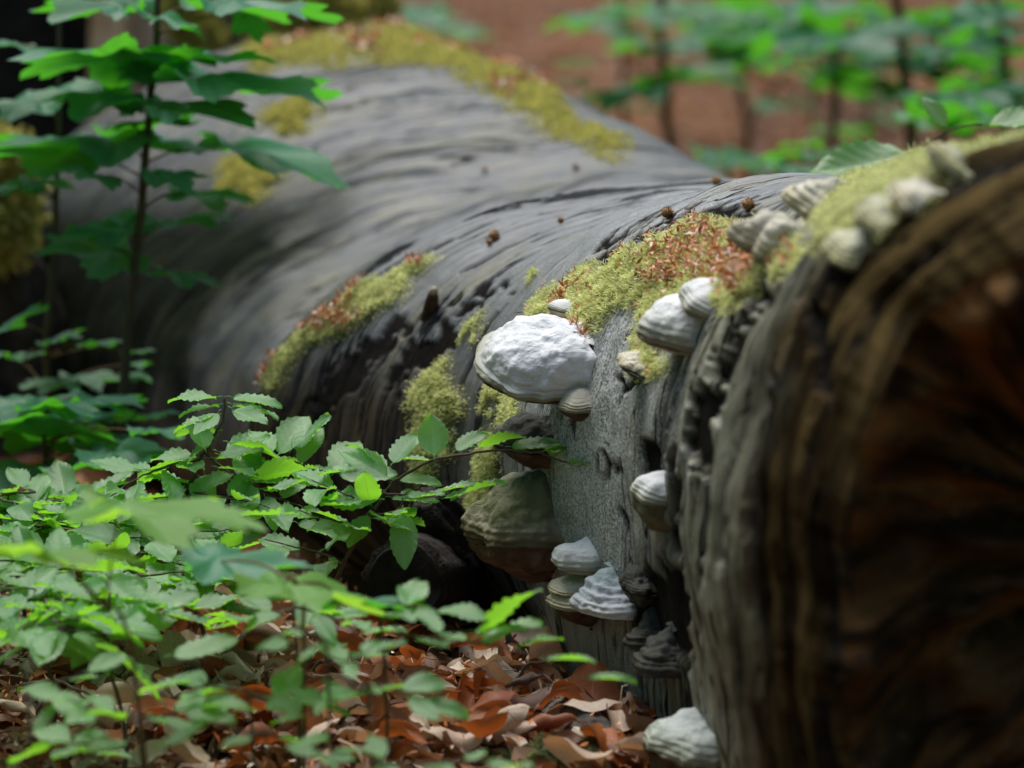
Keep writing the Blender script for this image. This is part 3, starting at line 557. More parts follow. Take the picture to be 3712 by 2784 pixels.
# ------------------------------------------------------------------ leaves
def beech_leaf_mesh(name, seed, fold=.25, curlL=.15, width=.62, nt_=26, nv_=10, teeth=.05, pleat=.028, wave=.03, dead=0.0, hole=0):
    r = random.Random(seed); t = np.linspace(0, 1, nt_); v = np.linspace(-1, 1, nv_ + 1); T, Vv = np.meshgrid(t, v, indexing='ij')
    w = width * .5 * np.sin(np.pi * np.clip(T, 0, 1) ** .82) ** .72 * (1 - .18 * T)
    nveins = 7; edge = ((T * nveins * 1.0) % 1.0); w = w * (1 + teeth * (edge - .5) * 2 * np.abs(Vv) ** 3)
    x = Vv * w; y = T * 1.0 + .12 - np.abs(Vv) * 0.0
    y = y + .05 * np.abs(Vv) * np.sin(np.pi * T)
    z = np.abs(Vv) * w * fold + pleat * np.cos(2 * np.pi * (nveins * (T - .25 * np.abs(Vv)))) * np.abs(Vv) * np.sin(np.pi * T) + wave * np.sin(T * r.uniform(5, 9) + r.uniform(0, 6) + Vv * 1.5) * np.abs(Vv) ** 2
    z = z - curlL * (T ** 2) + .04 * np.sin(T * 3 + r.uniform(0, 6))
    if dead > 0:
        k = r.uniform(.6, 1.6) * dead * 2.2; ang = Vv * w / (width * .5) * k; rad = width * .5 / k
        ax = r.uniform(-.5, .5); x = rad * np.sin(ang) ; z = z * .5 + rad * (1 - np.cos(ang)) * (1 if r.random() < .6 else -1) + .10 * dead * np.sin(T * 5 + r.uniform(0, 6)) 
        P = np.stack([x.ravel(), y.ravel(), z.ravel()], 1); nzv = fbm(P, 3.0, 3, seed=seed) * .10 * dead
        z = z + nzv.reshape(z.shape); x = x + fbm(P, 2.5, 2, seed=seed + 5).reshape(z.shape) * .08 * dead
        bend = r.uniform(-.5, .9) * dead; yy = y - .6; z = z + bend * yy ** 2
    V = np.stack([x.ravel(), y.ravel(), z.ravel()], 1); F = gridfaces(nt_, nv_ + 1)
    uv = np.stack([T.ravel(), Vv.ravel(), np.zeros(T.size)], 1)
    # stalk
    sv, sf, stt = tube_arr([(0, -.02, .0), (0, .05, .008), (0, .14, z[0, nv_ // 2] + .004)], [.010, .009, .008], 5)
    n0 = len(V); V = np.vstack([V, sv]); uv = np.vstack([uv, np.zeros((len(sv), 3))])
    return mesh_np(name, V, [np.vstack([F, sf + n0]), stt + n0], True, {'luv': uv})
def maple_leaf_mesh(name, seed, droop=.25):
    r = random.Random(seed); na, nr = 97, 7
    ka = np.radians([0, 12, 26, 40, 52, 66, 80, 95, 112, 135, 160, 180]); kr = np.array([1.0, .86, .64, .78, .92, .76, .55, .60, .64, .48, .30, .12])
    a = np.linspace(-math.pi, math.pi, na); R = np.interp(np.abs(a), ka, kr) * (1 + .07 * np.sin(a * 31 + seed) + .03 * np.sin(a * 57)) 
    rr = np.linspace(0, 1, nr); A, Q = np.meshgrid(a, rr); RR = R[None, :] * Q
    x = RR * np.sin(A); y = RR * np.cos(A)
    lob = np.cos(A * 180 / math.pi / 52 * 2 * math.pi / 1.0)
    z = -.05 * lob * Q - droop * RR ** 2 + .05 * np.sin(A * 3 + r.uniform(0, 6)) * Q ** 2 + .03 * np.sin(x * 9 + y * 7 + seed)
    V = np.stack([x.ravel(), y.ravel(), z.ravel()], 1); vv = np.minimum(np.minimum(np.abs(A), np.abs(np.abs(A) - math.radians(52))), np.abs(np.abs(A) - math.radians(108))) * RR * 2.2
    uv = np.stack([RR.ravel() * .4 + .05, vv.ravel(), np.zeros(A.size)], 1)
    return mesh_np(name, V, gridfaces(nr, na), True, {'luv': uv})
BL = [beech_leaf_mesh('beech_leaf', 10 + i, fold=random.uniform(.12, .4), curlL=random.uniform(-.05, .28), width=random.uniform(.52, .64), wave=random.uniform(.03, .07)) for i in range(8)]
ML = [maple_leaf_mesh('maple_leaf', 40 + i, random.uniform(.02, .14)) for i in range(6)]
for m in BL: m.materials.append(M['beech'])
for m in ML: m.materials.append(M['maple'])
MLL = [m.copy() for m in ML]
for m in MLL: m.materials.clear(); m.materials.append(M['maple_light'])
def place_leaf(parent, mesh, base, az, pitch, roll, size, name='leaf', sx=1.0, face=8):
    """az: direction it points on the ground plane (0=+Y away, 90=+X right), pitch<0 droops, roll turns about its own length"""
    o = bpy.data.objects.new(name, mesh); S.collection.objects.link(o); o.parent = parent
    az, pitch, roll = map(math.radians, (az, pitch, roll))
    R = Matrix.Rotation(math.radians(random.gauss(1 if mesh in ML else (-3 if mesh in MLL else 7), 4 if mesh in ML else (2 if mesh in MLL else 10))), 4, 'X') @ Matrix.Rotation(-az, 4, 'Z') @ Matrix.Rotation(pitch, 4, 'X') @ Matrix.Rotation(roll, 4, 'Y')
    size *= 1.12 if mesh not in BL else .98
    o.matrix_basis = Matrix.Translation(Vector(base) - Vector(parent.location)) @ R @ Matrix.Diagonal((size * sx, size, size, 1)); return o
NL = [0]
class Plant:
    def __init__(s, name, base, label, group, cat='sapling', mat='twig'):
        s.base = Vector(base); s.e = thing(name, s.base, label, cat, group); s.mat = mat; s.tubes = []
    def rel(s, pts): return [Vector(p) - s.base for p in pts]
    def stem(s, pts, r0, r1, name='stem', k=4, jit=.001):
        P = smooth_path(pts, k, jit); P[0] = Vector(pts[0]); rd = np.linspace(r0, r1, len(P)); s.path = P
        o = link(name, tubes_mesh(name, [(s.rel(P), rd)], 8), s.e, M[s.mat]); return P
    def near(s, p):                       # point on the main stem a branch can leave from
        c = [q for q in s.path if q.z < p.z + .02] or [s.path[-1]]
        return min(c, key=lambda q: (q - p).length)
    def spray(s, pts, n, size, spread=52, tilt=16, start=.05, lift=0.0, rr=.0016, connect=True, roll0=0):
        P0 = [Vector(p) for p in pts]
        if connect:
            q = s.near(P0[0])
            if (q - P0[0]).length > .01: P0 = [q] + P0; start = max(start, (q - P0[1]).length / (sum((P0[i + 1] - P0[i]).length for i in range(len(P0) - 1))))
        P = smooth_path(P0, 5, .0007); rd = np.linspace(rr * 1.5, rr * .55, len(P))
        link('twig', tubes_mesh('twig', [(s.rel(P), rd)], 6), s.e, M[s.mat])
        cum = [0.0]
        for i in range(len(P) - 1): cum.append(cum[-1] + (P[i + 1] - P[i]).length)
        tot = cum[-1]
        for k in range(n):
            f = start + (1 - start) * (k + .5 * random.random()) / max(n - .6, 1); f = min(f, 1.0)
            if k == n - 1: f = 1.0
            d = f * tot; i = max(j for j in range(len(cum)) if cum[j] <= d + 1e-9); i = min(i, len(P) - 2)
            u = (d - cum[i]) / max(cum[i + 1] - cum[i], 1e-6); q = P[i].lerp(P[i + 1], min(u, 1)); dr = P[i + 1] - P[i]
            az = math.degrees(math.atan2(dr.x, dr.y)); sd_ = 1 if k % 2 else -1
            a = az + (0 if k == n - 1 else sd_ * random.gauss(spread, 12))
            place_leaf(s.e, random.choice(BL), q, a, random.gauss(-4 + lift, tilt * .8), random.gauss(roll0, tilt), size * random.uniform(.72, 1.15)); NL[0] += 1
    def leaf(s, base, az, pitch, roll, size, mesh=None, sx=1.0): NL[0] += 1; return place_leaf(s.e, mesh or random.choice(BL), base, az, pitch, roll, size, sx=sx)
    def maple(s, cpx, cpy, wpx, Y, az=None, pitch=None, roll=None, frm=None, mesh=None):
        size = wpx / ppm(Y) / 1.08; az = random.uniform(0, 360) if az is None else az; pitch = random.gauss(0, 9) if pitch is None else pitch; roll = random.gauss(0, 8) if roll is None else roll
        c = at(cpx, cpy, Y); d = Vector((math.sin(math.radians(az)), math.cos(math.radians(az)), 0)); b = c - d * size * .35
        s.leaf(b, az, pitch, roll, size, mesh or random.choice(ML))
        q = s.near(b - Vector((0, 0, .03))) if frm is None else Vector(frm)
        if (q - b).length < 1.2:
            P = smooth_path([q, q.lerp(b, .5) + Vector((0, 0, .012)), b], 3); link('leaf_stalk', tubes_mesh('leaf_stalk', [(s.rel(P), np.linspace(.0022, .0012, len(P)))], 5), s.e, M['petiole'])
def A(px_, py_, Y): return at(px_, py_, Y)
GB = 'young beech saplings left of the log'
# --- sharp beech sapling in front of the log's dark flank
b1 = Plant('beech_sapling', atz(600, 2300), 'sharp young beech with crinkled leaves standing before the dark log flank', GB)
b1.stem([atz(600, 2300), A(640, 1960, 5.4), A(664, 1799, 5.4), A(699, 1723, 5.4), A(735, 1652, 5.4), A(770, 1593, 5.4), A(805, 1523, 5.4), A(817, 1437, 5.4)], .005, .0015)
L = b1.leaf
L(A(805, 1437, 5.4), 268, -4, -12, .070); L(A(822, 1437, 5.4), 85, -4, 10, .072); L(A(810, 1462, 5.4), 255, -10, 22, .060); L(A(825, 1460, 5.42), 100, -14, -18, .070); L(A(830, 1475, 5.38), 120, -18, 20, .062)
L(A(800, 1485, 5.36), 215, -20, -12, .058); L(A(800, 1500, 5.36), 250, -12, 25, .065); L(A(805, 1560, 5.4), 275, -6, 28, .062); L(A(790, 1575, 5.4), 240, -28, 15, .058)
L(A(748, 1640, 5.36), 330, 55, 8, .052, sx=1.25); L(A(760, 1660, 5.38), 82, 4, 10, .070); L(A(745, 1660, 5.4), 275, -2, -18, .072); L(A(735, 1690, 5.4), 268, 4, 25, .060)
L(A(770, 1690, 5.36), 100, -6, -8, .066); L(A(812, 1600, 5.42), 75, -12, -20, .080); L(A(800, 1640, 5.42), 60, 5, 14, .072); L(A(740, 1700, 5.4), 180, -62, 10, .070)
b1.spray([A(720, 1660, 5.4), A(600, 1690, 5.38), A(500, 1735, 5.36), A(400, 1800, 5.34)], 8, .068, start=.1)
b1.leaf(A(510, 1705, 5.36), 285, 14, -30, .072); b1.leaf(A(508, 1705, 5.36), 70, 12, -20, .066)
b1.spray([A(790, 1640, 5.42), A(911, 1652, 5.45), A(1050, 1690, 5.45), A(1205, 1714, 5.45)], 10, .074, start=.2)
b1.leaf(A(1000, 1660, 5.45), 40, 38, 12, .078, sx=1.2); b1.leaf(A(1050, 1640, 5.45), 60, 35, -10, .072, sx=1.2); b1.leaf(A(1205, 1720, 5.45), 30, 42, 10, .080, sx=1.15); b1.leaf(A(990, 1650, 5.44), 330, 30, 0, .070)
b1.leaf(A(870, 1735, 5.36), 80, 8, -38, .092, BL[1]); b1.leaf(A(860, 1720, 5.4), 20, 30, 10, .07)
b1.spray([A(790, 1680, 5.4), A(852, 1735, 5.38), A(934, 1781, 5.36), A(1080, 1830, 5.36)], 6, .072, start=.3)
b1.spray([A(735, 1740, 5.4), A(640, 1790, 5.38), A(560, 1840, 5.36)], 6, .070)
b1.spray([A(690, 1790, 5.36), A(800, 1800, 5.34), A(950, 1830, 5.33), A(1060, 1890, 5.33)], 7, .076)
# --- beech with the long twig crossing the log
b2 = Plant('beech_sapling', atz(1130, 2380), 'slim beech whose long twig reaches across the log under the biggest bracket', GB)
b2.stem([atz(1130, 2380), A(1240, 2050, 5.22), A(1380, 1810, 5.22), A(1425, 1745, 5.22)], .004, .0014)
b2.spray([A(1425, 1745, 5.22), A(1560, 1672, 5.22), A(1700, 1645, 5.22), A(1830, 1632, 5.22), A(1950, 1642, 5.22), A(2060, 1680, 5.22), A(2120, 1690, 5.22)], 3, .05, start=.8, tilt=10)
L = b2.leaf
L(A(1575, 1668, 5.2), 350, 66, 0, .060, BL[0], sx=1.3); L(A(1580, 1670, 5.25), 285, 6, 18, .055); L(A(1640, 1640, 5.25), 60, 28, 12, .052, sx=1.1); L(A(1705, 1622, 5.22), 65, 14, -32, .074); L(A(1835, 1620, 5.24), 80, 6, 10, .068)
L(A(2070, 1688, 5.2), 84, 4, -14, .058); L(A(1955, 1640, 5.22), 60, 12, -14, .042); L(A(1990, 1618, 5.24), 85, 3, 6, .05)
L(A(1425, 1740, 5.2), 292, 26, -30, .08); L(A(1420, 1700, 5.22), 300, 22, 22, .07); L(A(1415, 1690, 5.2), 40, 40, 5, .062, sx=1.2); L(A(1430, 1735, 5.22), 75, -5, 15, .062); L(A(1400, 1700, 5.24), 260, 8, 10, .085)
b2.spray([A(1400, 1790, 5.2), A(1500, 1796, 5.2), A(1605, 1806, 5.2)], 2, .03)
L(A(1525, 1790, 5.2), 62, 12, 8, .084, sx=.55); L(A(1605, 1808, 5.2), 66, 14, 6, .09, sx=.5)
L(A(1460, 1835, 5.18), 170, -80, 20, .080, BL[2]); L(A(1400, 1800, 5.2), 80, -3, 10, .068); L(A(1390, 1810, 5.18), 285, -4, -20, .085); L(A(1340, 1850, 5.2), 210, -30, -10, .06)
b2.spray([A(1350, 1840, 5.2), A(1250, 1790, 5.2), A(1130, 1740, 5.2)], 9, .074, tilt=20); b2.spray([A(1330, 1870, 5.2), A(1440, 1850, 5.18), A(1460, 1800, 5.18)], 6, .062, tilt=20)
b2.spray([A(1290, 1900, 5.2), A(1180, 1880, 5.16), A(1080, 1850, 5.14)], 6, .07)
b2.leaf(A(1160, 2000, 5.2), 60, 24, -30, .075); b2.spray([A(1200, 2020, 5.22), A(1100, 1990, 5.2), A(960, 1955, 5.2)], 4, .075, tilt=10)
# --- dense sprays on the left
def fill(plant, x0, x1, y0, y1, n, Y0, Y1, size, ln=(170, 330), tilt=15, cnt=7):
    n = int(n * 1.4)
    for i in range(n):
        cx, cy = random.uniform(x0, x1), random.uniform(y0, y1); Yd = Y0 + (Y1 - Y0) * (1 - (cy - y0) / max(y1 - y0, 1)) + random.uniform(-.05, .05)
        l = random.uniform(*ln); s = random.choice((-1, 1)); dy = random.uniform(-20, 45)
        plant.spray([A(cx, cy, Yd), A(cx + s * l * .5, cy - 10, Yd + random.uniform(-.05, .05)), A(cx + s * l, cy + dy, Yd + random.uniform(-.12, .12))], cnt, size, tilt=tilt, connect=(random.random() < .7))
def beech(bx, by, Y, top, label, r0=.004):
    base = atz(bx, by); p = Plant('beech_sapling', Vector((at(bx, 1400, Y).x, Y, 0)), label, GB)
    tp = A(top[0], top[1], Y); p.stem([p.base, p.base.lerp(tp, .35) + Vector((.01, 0, 0)), p.base.lerp(tp, .7) + Vector((-.008, 0, 0)), tp], r0, .0014); return p
p = beech(60, 2300, 5.5, (30, 1790), 'beech sapling spreading level sprays over the far lower corner by the dark trunk')
p.spray([A(0, 1805, 5.45), A(120, 1850, 5.42), A(230, 1925, 5.4), A(300, 1990, 5.4)], 7, .078); fill(p, -40, 380, 1770, 1900, 9, 5.45, 5.6, .076)
p = beech(330, 2300, 5.35, (300, 1830), 'middle beech sapling of the dense clump with overlapping crinkled leaves')
fill(p, 60, 620, 1840, 2060, 13, 5.3, 5.5, .076); p.leaf(A(430, 1900, 5.3), 80, 10, 26, .085, sx=1.2); p.leaf(A(470, 1970, 5.3), 275, 20, -30, .08, sx=1.2)
p = beech(740, 2250, 5.3, (700, 2000), 'beech sapling drooping its sprays over the black hollow under the log')
p.spray([A(560, 2030, 5.25), A(680, 2050, 5.22), A(800, 2110, 5.2)], 7, .078); p.spray([A(480, 2090, 5.2), A(620, 2110, 5.2), A(720, 2160, 5.2)], 6, .074); fill(p, 380, 720, 1990, 2120, 6, 5.15, 5.3, .072)
p = beech(150, 2500, 4.95, (160, 2080), 'beech sapling close in the corner with broad softly blurred leaves')
fill(p, -40, 420, 2040, 2250, 8, 4.75, 5.05, .078, tilt=17)
p = beech(420, 2600, 4.75, (400, 2150), 'beech sapling with shadowed blue green leaves over the litter')
fill(p, 60, 560, 2180, 2380, 5, 4.6, 4.9, .076, tilt=18)
p.leaf(A(600, 2560, 4.6), 300, 50, 50, .10, sx=.8); p.leaf(A(600, 2380, 4.62), 70, 8, 10, .085)
GF = 'blurred foreground beech seedlings'
def seedling(bx, Y, top, label, sprays, size=.06):
    p = Plant('beech_seedling', Vector((at(bx, 1400, Y).x, Y, 0)), label, GF, 'seedling'); tp = A(top[0], top[1], Y)
    p.stem([p.base, p.base.lerp(tp, .5) + Vector((.006, 0, 0)), tp], .0032, .0014)
    for s in sprays: p.spray([A(x, y, Y + dd) for x, y, dd in s[0]], s[1], s[2] * .82 if len(s) > 2 else size, tilt=s[3] if len(s) > 3 else 14)
    return p
p = seedling(1060, 4.72, (1065, 2200), 'seedling on a thin dark stem in the leaf litter under the black hollow', [([(1060, 2210, 0), (960, 2230, 0), (880, 2250, 0)], 4), ([(1065, 2200, 0), (1180, 2230, 0), (1300, 2290, 0)], 5), ([(1070, 2280, 0), (1180, 2330, 0), (1250, 2380, 0)], 4)])
p = seedling(1380, 4.55, (1380, 2190), 'seedling with one bright upright leaf and pale companions', [([(1380, 2200, 0), (1440, 2190, 0), (1560, 2210, 0)], 5), ([(1385, 2230, 0), (1500, 2310, 0), (1700, 2290, 0)], 4)])
p.leaf(A(1705, 2325, 4.55), 60, 36, -62, .095, BL[3], sx=1.0); p.leaf(A(1720, 2335, 4.55), 75, 16, 10, .08); p.leaf(A(1960, 2390, 4.5), 75, 8, 8, .062); p.stem([A(1385, 2290, 4.55), A(1700, 2330, 4.55), A(1880, 2360, 4.52), A(2060, 2430, 4.5)], .0016, .001, 'twig')
p.leaf(A(1840, 2360, 4.55), 62, 14, 0, .07, sx=.3); p.leaf(A(2110, 2455, 4.5), 80, 0, 4, .06, sx=.6)
p = seedling(900, 4.5, (900, 2500), 'seedling with pleated silvery leaves low over the litter', [([(900, 2500, 0), (780, 2490, 0), (720, 2460, 0)], 5, .085, 12), ([(900, 2510, 0), (1000, 2540, 0), (1120, 2540, 0)], 6, .08, 12)])
p = seedling(480, 4.4, (500, 2600), 'seedling spreading wide blurred leaves across the bottom', [([(490, 2600, 0), (380, 2590, 0), (260, 2540, 0)], 5, .075), ([(500, 2600, 0), (600, 2590, 0), (700, 2560, 0)], 5, .075), ([(480, 2680, 0), (350, 2700, 0), (200, 2690, 0)], 5, .075)])
p = seedling(1320, 4.4, (1330, 2480), 'seedling in the middle of the litter with long narrow pale leaves', [([(1330, 2490, 0), (1220, 2530, 0), (1120, 2590, 0)], 5, .07, 12), ([(1335, 2480, 0), (1430, 2500, 0), (1520, 2540, 0)], 5, .07, 10)])
p = seedling(960, 4.3, (960, 2650), 'seedling with one heart shaped blurred leaf near the bottom', [([(960, 2660, 0), (860, 2650, 0), (760, 2620, 0)], 3, .065), ([(965, 2650, 0), (1060, 2700, 0), (1200, 2720, 0)], 5, .062)])
p = seedling(90, 4.5, (100, 2560), 'seedling at the very corner among curled litter', [([(100, 2560, 0), (200, 2480, 0), (300, 2440, 0)], 4, .07), ([(100, 2660, 0), (200, 2700, 0), (330, 2730, 0)], 4, .07)])
p = seedling(1500, 4.25, (1500, 2770), 'seedling barely rising at the bottom below the mossy lump', [([(1500, 2775, 0), (1400, 2765, 0), (1300, 2750, 0)], 3, .06), ([(1500, 2775, 0), (1620, 2760, 0), (1750, 2770, 0)], 4, .06)])
p = seedling(1180, 4.3, (1180, 2330), 'seedling leaning with twin pale green blades left of the bright leaf', [([(1180, 2330, 0), (1120, 2290, 0), (1060, 2330, 0)], 3, .055), ([(1185, 2380, 0), (1260, 2400, 0), (1350, 2350, 0)], 4, .055)])
# --- foreground maple with big soft leaves
GM = 'maple saplings around the log'
m = Plant('maple_sapling', Vector((at(560, 1400, 4.3).x, 4.3, 0)), 'foreground maple seedling with two huge lime green leaves above the beech clump', GM, mat='petiole')
m.stem([m.base, A(470, 2320, 4.3), A(380, 2200, 4.3)], .003, .0018)
m.maple(600, 1840, 500, 4.35, az=95, pitch=-2, roll=2, frm=m.path[-1], mesh=MLL[0]); m.maple(230, 1990, 430, 4.25, az=85, pitch=-4, roll=-4, frm=m.path[-1], mesh=MLL[1]); m.maple(40, 2010, 260, 4.2, az=260, pitch=2, roll=4, frm=m.path[-1], mesh=MLL[2])
m = Plant('maple_sapling', Vector((at(1080, 1400, 4.5).x, 4.5, 0)), 'foreground maple seedling with a long yellow green leaf slanting over the hollow', GM, mat='petiole')
m.stem([m.base, A(1100, 2250, 4.5), A(1080, 2120, 4.5)], .003, .0018)
m.maple(1150, 2125, 400, 4.5, az=105, pitch=-10, roll=0, frm=m.path[-1], mesh=MLL[3]); m.maple(900, 2030, 360, 4.6, az=80, pitch=-3, roll=6, frm=m.path[-1]); m.maple(1330, 2180, 260, 4.55, az=80, pitch=0, roll=-4, frm=m.path[-1])
# --- maple in front of the far part of the log (upper left)
m = Plant('maple_sapling', Vector((at(432, 1400, 6.5).x, 6.5, 0)), 'slender maple with a reddish stem and tiers of flat leaves before the far trunk', GM, mat='stem')
m.stem([m.base, A(435, 1650, 6.5), A(455, 1300, 6.5), A(478, 1080, 6.5), A(510, 760, 6.5), A(535, 480, 6.5), A(560, 180, 6.5), A(578, -60, 6.5)], .010, .0055, k=5)
for a in [(870, 270, 560, 65, -4, 3), (740, 215, 360, 30, 3, -8), (330, 190, 420, 300, -3, 5), (600, 205, 280, 90, 0, -14), (690, 380, 400, 120, 0, -8), (300, 340, 300, 250, 0, -16), (270, 505, 560, 285, -2, 4), (140, 560, 320, 250, 0, -14), (560, 450, 280, 60, 2, -12),
          (970, 530, 440, 98, -12, 4), (640, 640, 180, 80, 0, 4), (760, 700, 230, 90, -2, 2), (330, 640, 150, 200, 0, -20), (700, 800, 210, 70, 5, -6), (320, 910, 290, 240, 4, -14), (670, 990, 190, 100, -6, -6), (380, 820, 250, 300, 0, -8), (950, 10, 420, 80, -4, 0), (620, 60, 200, 40, -10, 10), (330, 15, 330, 280, 0, 4), (920, 60, 120, 140, -50, 0)]:
    m.maple(a[0], a[1], a[2], 6.5 + random.uniform(-.12, .12), a[3], a[4], a[5])
m = Plant('maple_sapling', Vector((at(190, 1400, 6.7).x, 6.7, 0)), 'thin green stemmed maple at the far edge with scattered small leaves', GM, mat='stem')
m.stem([m.base, A(170, 1300, 6.7), A(195, 900, 6.7), A(212, 450, 6.7), A(215, -40, 6.7)], .007, .004, k=5)
for a in [(60, 370, 240, 260, 0, 3), (20, 160, 150, 200, 0, -12), (60, 690, 180, 60, 0, -8), (150, 660, 180, 110, 0, 0), (60, 1190, 200, 60, 25, -20), (230, 1230, 130, 60, 15, -14), (370, 1245, 130, 90, 8, -8), (10, 1290, 120, 200, 10, 0), (110, 1290, 90, 60, 10, -6), (500, 1275, 90, 90, 5, -5), (500, 1320, 80, 90, 5, -5), (330, 1370, 180, 90, 3, 0), (180, 1390, 160, 260, 0, -6), (500, 1360, 90, 110, -10, 0)]:
    m.maple(a[0], a[1], a[2], 6.65 + random.uniform(-.15, .1), a[3], a[4], a[5])
m = Plant('maple_sapling', Vector((at(160, 1400, 6.2).x, 6.2, 0)), 'low maple with broad dark leaves in the shade beside the far trunk', GM, mat='stem')
m.stem([m.base, A(165, 1750, 6.2), A(160, 1500, 6.2)], .005, .003)
for a in [(80, 1470, 320, 260, 0, 2), (250, 1460, 300, 80, 0, -10), (150, 1600, 480, 200, 16, 0), (60, 1590, 280, 250, 12, 4), (350, 1510, 280, 90, 3, 0), (420, 1620, 260, 90, 2, -4), (250, 1560, 260, 150, 10, -8), (300, 1690, 200, 60, 4, -10), (550, 1510, 150, 90, 8, -14), (500, 1640, 300, 100, -2, 0), (90, 1700, 260, 280, 0, 0), (600, 1560, 200, 80, 0, -6), (380, 1440, 240, 60, 0, 0)]:
    m.maple(a[0], a[1], a[2], 6.2 + random.uniform(-.25, .25), a[3], a[4], a[5])

# --- background saplings right
GR = 'maple saplings beyond the log'
BG = [(2415, 10.5, [(2440, 640), (2420, 400), (2400, 100), (2405, -60)], .013, 'background maple with a curved brown stem nearest the crest of the log',
       [(2330, 55, 330, 80), (2120, 45, 300, 270), (2350, 170, 300, 270), (2230, 330, 360, 265), (2470, 160, 320, 90), (2500, 290, 420, 95), (2100, 225, 140, 60), (2090, 290, 130, 80), (2330, 390, 120, 90), (2560, 250, 300, 80)]),
      (3290, 9.8, [(3300, 470), (3275, 250), (3262, 100), (3250, -60)], .014, 'tallest background maple whose straight stem rises behind the big pale leaf',
       [(3480, 60, 420, 90), (3350, 350, 300, 80), (3100, 165, 560, 90), (2880, 130, 520, 260), (3300, 110, 340, 80), (3160, 250, 460, 250), (3050, 50, 400, 70), (3190, 300, 320, 60), (3450, 210, 420, 90), (3400, 120, 260, 60), (3550, 150, 300, 90), (3380, 250, 260, 100)]),
      (3025, 11.0, [(3020, 570), (3030, 350), (3025, 100), (3010, -60)], .013, 'background maple with a dark upright stem and bare lower half',
       [(2850, 140, 420, 270), (3130, 280, 420, 80), (2870, 95, 320, 80), (3000, 20, 420, 90), (2830, 240, 200, 250), (2800, 380, 140, 80), (3180, 360, 160, 90), (2720, 30, 300, 270)]),
      (2710, 12.0, [(2720, 560), (2700, 400), (2690, 200), (2680, -40)], .010, 'background maple with a forked side branch',
       [(2560, 90, 300, 270), (2780, 60, 280, 80), (2620, 180, 260, 260), (2600, 20, 360, 90), (2690, 210, 300, 80), (2480, 40, 260, 60)]),
      (2262, 12.5, [(2265, 520), (2260, 300), (2255, 100), (2250, -40)], .009, 'background maple with a thin pale stem beside the crest moss',
       [(2330, 20, 260, 80), (2180, 90, 200, 270), (2300, 120, 220, 90)]),
      (3140, 13.0, [(3140, 560), (3150, 300), (3145, -40)], .010, 'background maple with a faint brown stem between the two dark ones',
       [(3240, 60, 300, 80), (3060, 120, 300, 260), (3260, 430, 180, 80), (3060, 470, 220, 90), (3200, 200, 300, 60)]),
      (2950, 14.0, [(2960, 560), (2950, 300), (2930, -40)], .009, 'background maple that stands furthest back with the palest stem',
       [(2880, 370, 180, 60), (2900, 30, 320, 80), (3030, 210, 260, 270), (2660, 100, 280, 90), (2780, 160, 220, 60)]),
      (3620, 9.0, [(3640, 420), (3640, 200), (3600, -40)], .010, 'background maple with a crowd of small fresh leaves by the log end',
       [(3520, 120, 200, 60), (3630, 100, 220, 90), (3480, 60, 220, 270), (3560, 220, 260, 80), (3650, 260, 220, 80), (3500, 300, 260, 250), (3620, 330, 240, 90), (3690, 180, 200, 80), (3600, 40, 240, 60), (3440, 350, 300, 80), (3560, 390, 300, 260), (3700, 420, 260, 80), (3420, 180, 240, 80), (3680, 20, 260, 90), (3380, 420, 200, 80)]),
      (2620, 9.2, [(2640, 640), (2600, 560)], .006, 'low background seedling with dark flat leaves on the slope behind the crest', [(2620, 545, 220, 80), (2560, 590, 160, 260), (2700, 580, 200, 80)]),
      (2900, 8.6, [(2900, 640), (2890, 570)], .006, 'low bright seedling leaning right behind the bark ridge', [(2900, 600, 240, 80), (2960, 640, 200, 80), (2840, 560, 200, 260), (2760, 600, 160, 90), (3010, 560, 200, 90), (2920, 520, 160, 60)]),
      (3420, 8.4, [(3420, 560), (3430, 430)], .007, 'leafy background seedling with dark leaves above the log end moss', [(3440, 400, 360, 80), (3560, 350, 380, 90), (3640, 410, 300, 80), (3380, 350, 260, 260), (3500, 440, 320, 80)]),
      (1500, 12.8, [(1500, 300), (1450, 60)], .006, 'faint leafy seedling behind the crest moss', [(1430, 40, 360, 270), (1640, 120, 300, 80), (1560, 60, 240, 80), (1360, 30, 240, 270)])]
for (bx, Yd, tp, r, lab, lv) in BG:
    m = Plant('maple_sapling', Vector((at(bx, 1400, Yd).x, Yd, -.03)), lab, GR, mat='stem')
    m.stem([m.base] + [A(x, y, Yd) for x, y in tp], r * 1.25, r * .8, k=5, jit=.004)
    for (x, y, w, az) in lv: m.maple(x, y, w * .74, Yd + random.uniform(-.3, .3), az, random.gauss(0, 5), random.gauss(0, 9))
m.path
fk = Plant('dead_branch', Vector(A(2720, 620, 11.4)) * 1.0, 'bare forked dead branch crossing behind the background stems', None, 'branch', mat='twig')
fk.stem([A(2720, 620, 11.4), A(2716, 450, 11.4), A(2820, 300, 11.4), A(2900, 180, 11.4)], .011, .004, 'branch'); fk.stem([A(2716, 450, 11.4), A(2680, 360, 11.4), A(2670, 250, 11.4)], .007, .003, 'branch')
fk2 = Plant('dead_branch', A(3250, 520, 10.6), 'long thin dead twig slanting across the brown slope', None, 'branch', mat='twig')
fk2.stem([A(3250, 520, 10.6), A(3020, 380, 10.6), A(2760, 270, 10.6), A(2600, 200, 10.6)], .005, .003, 'branch')
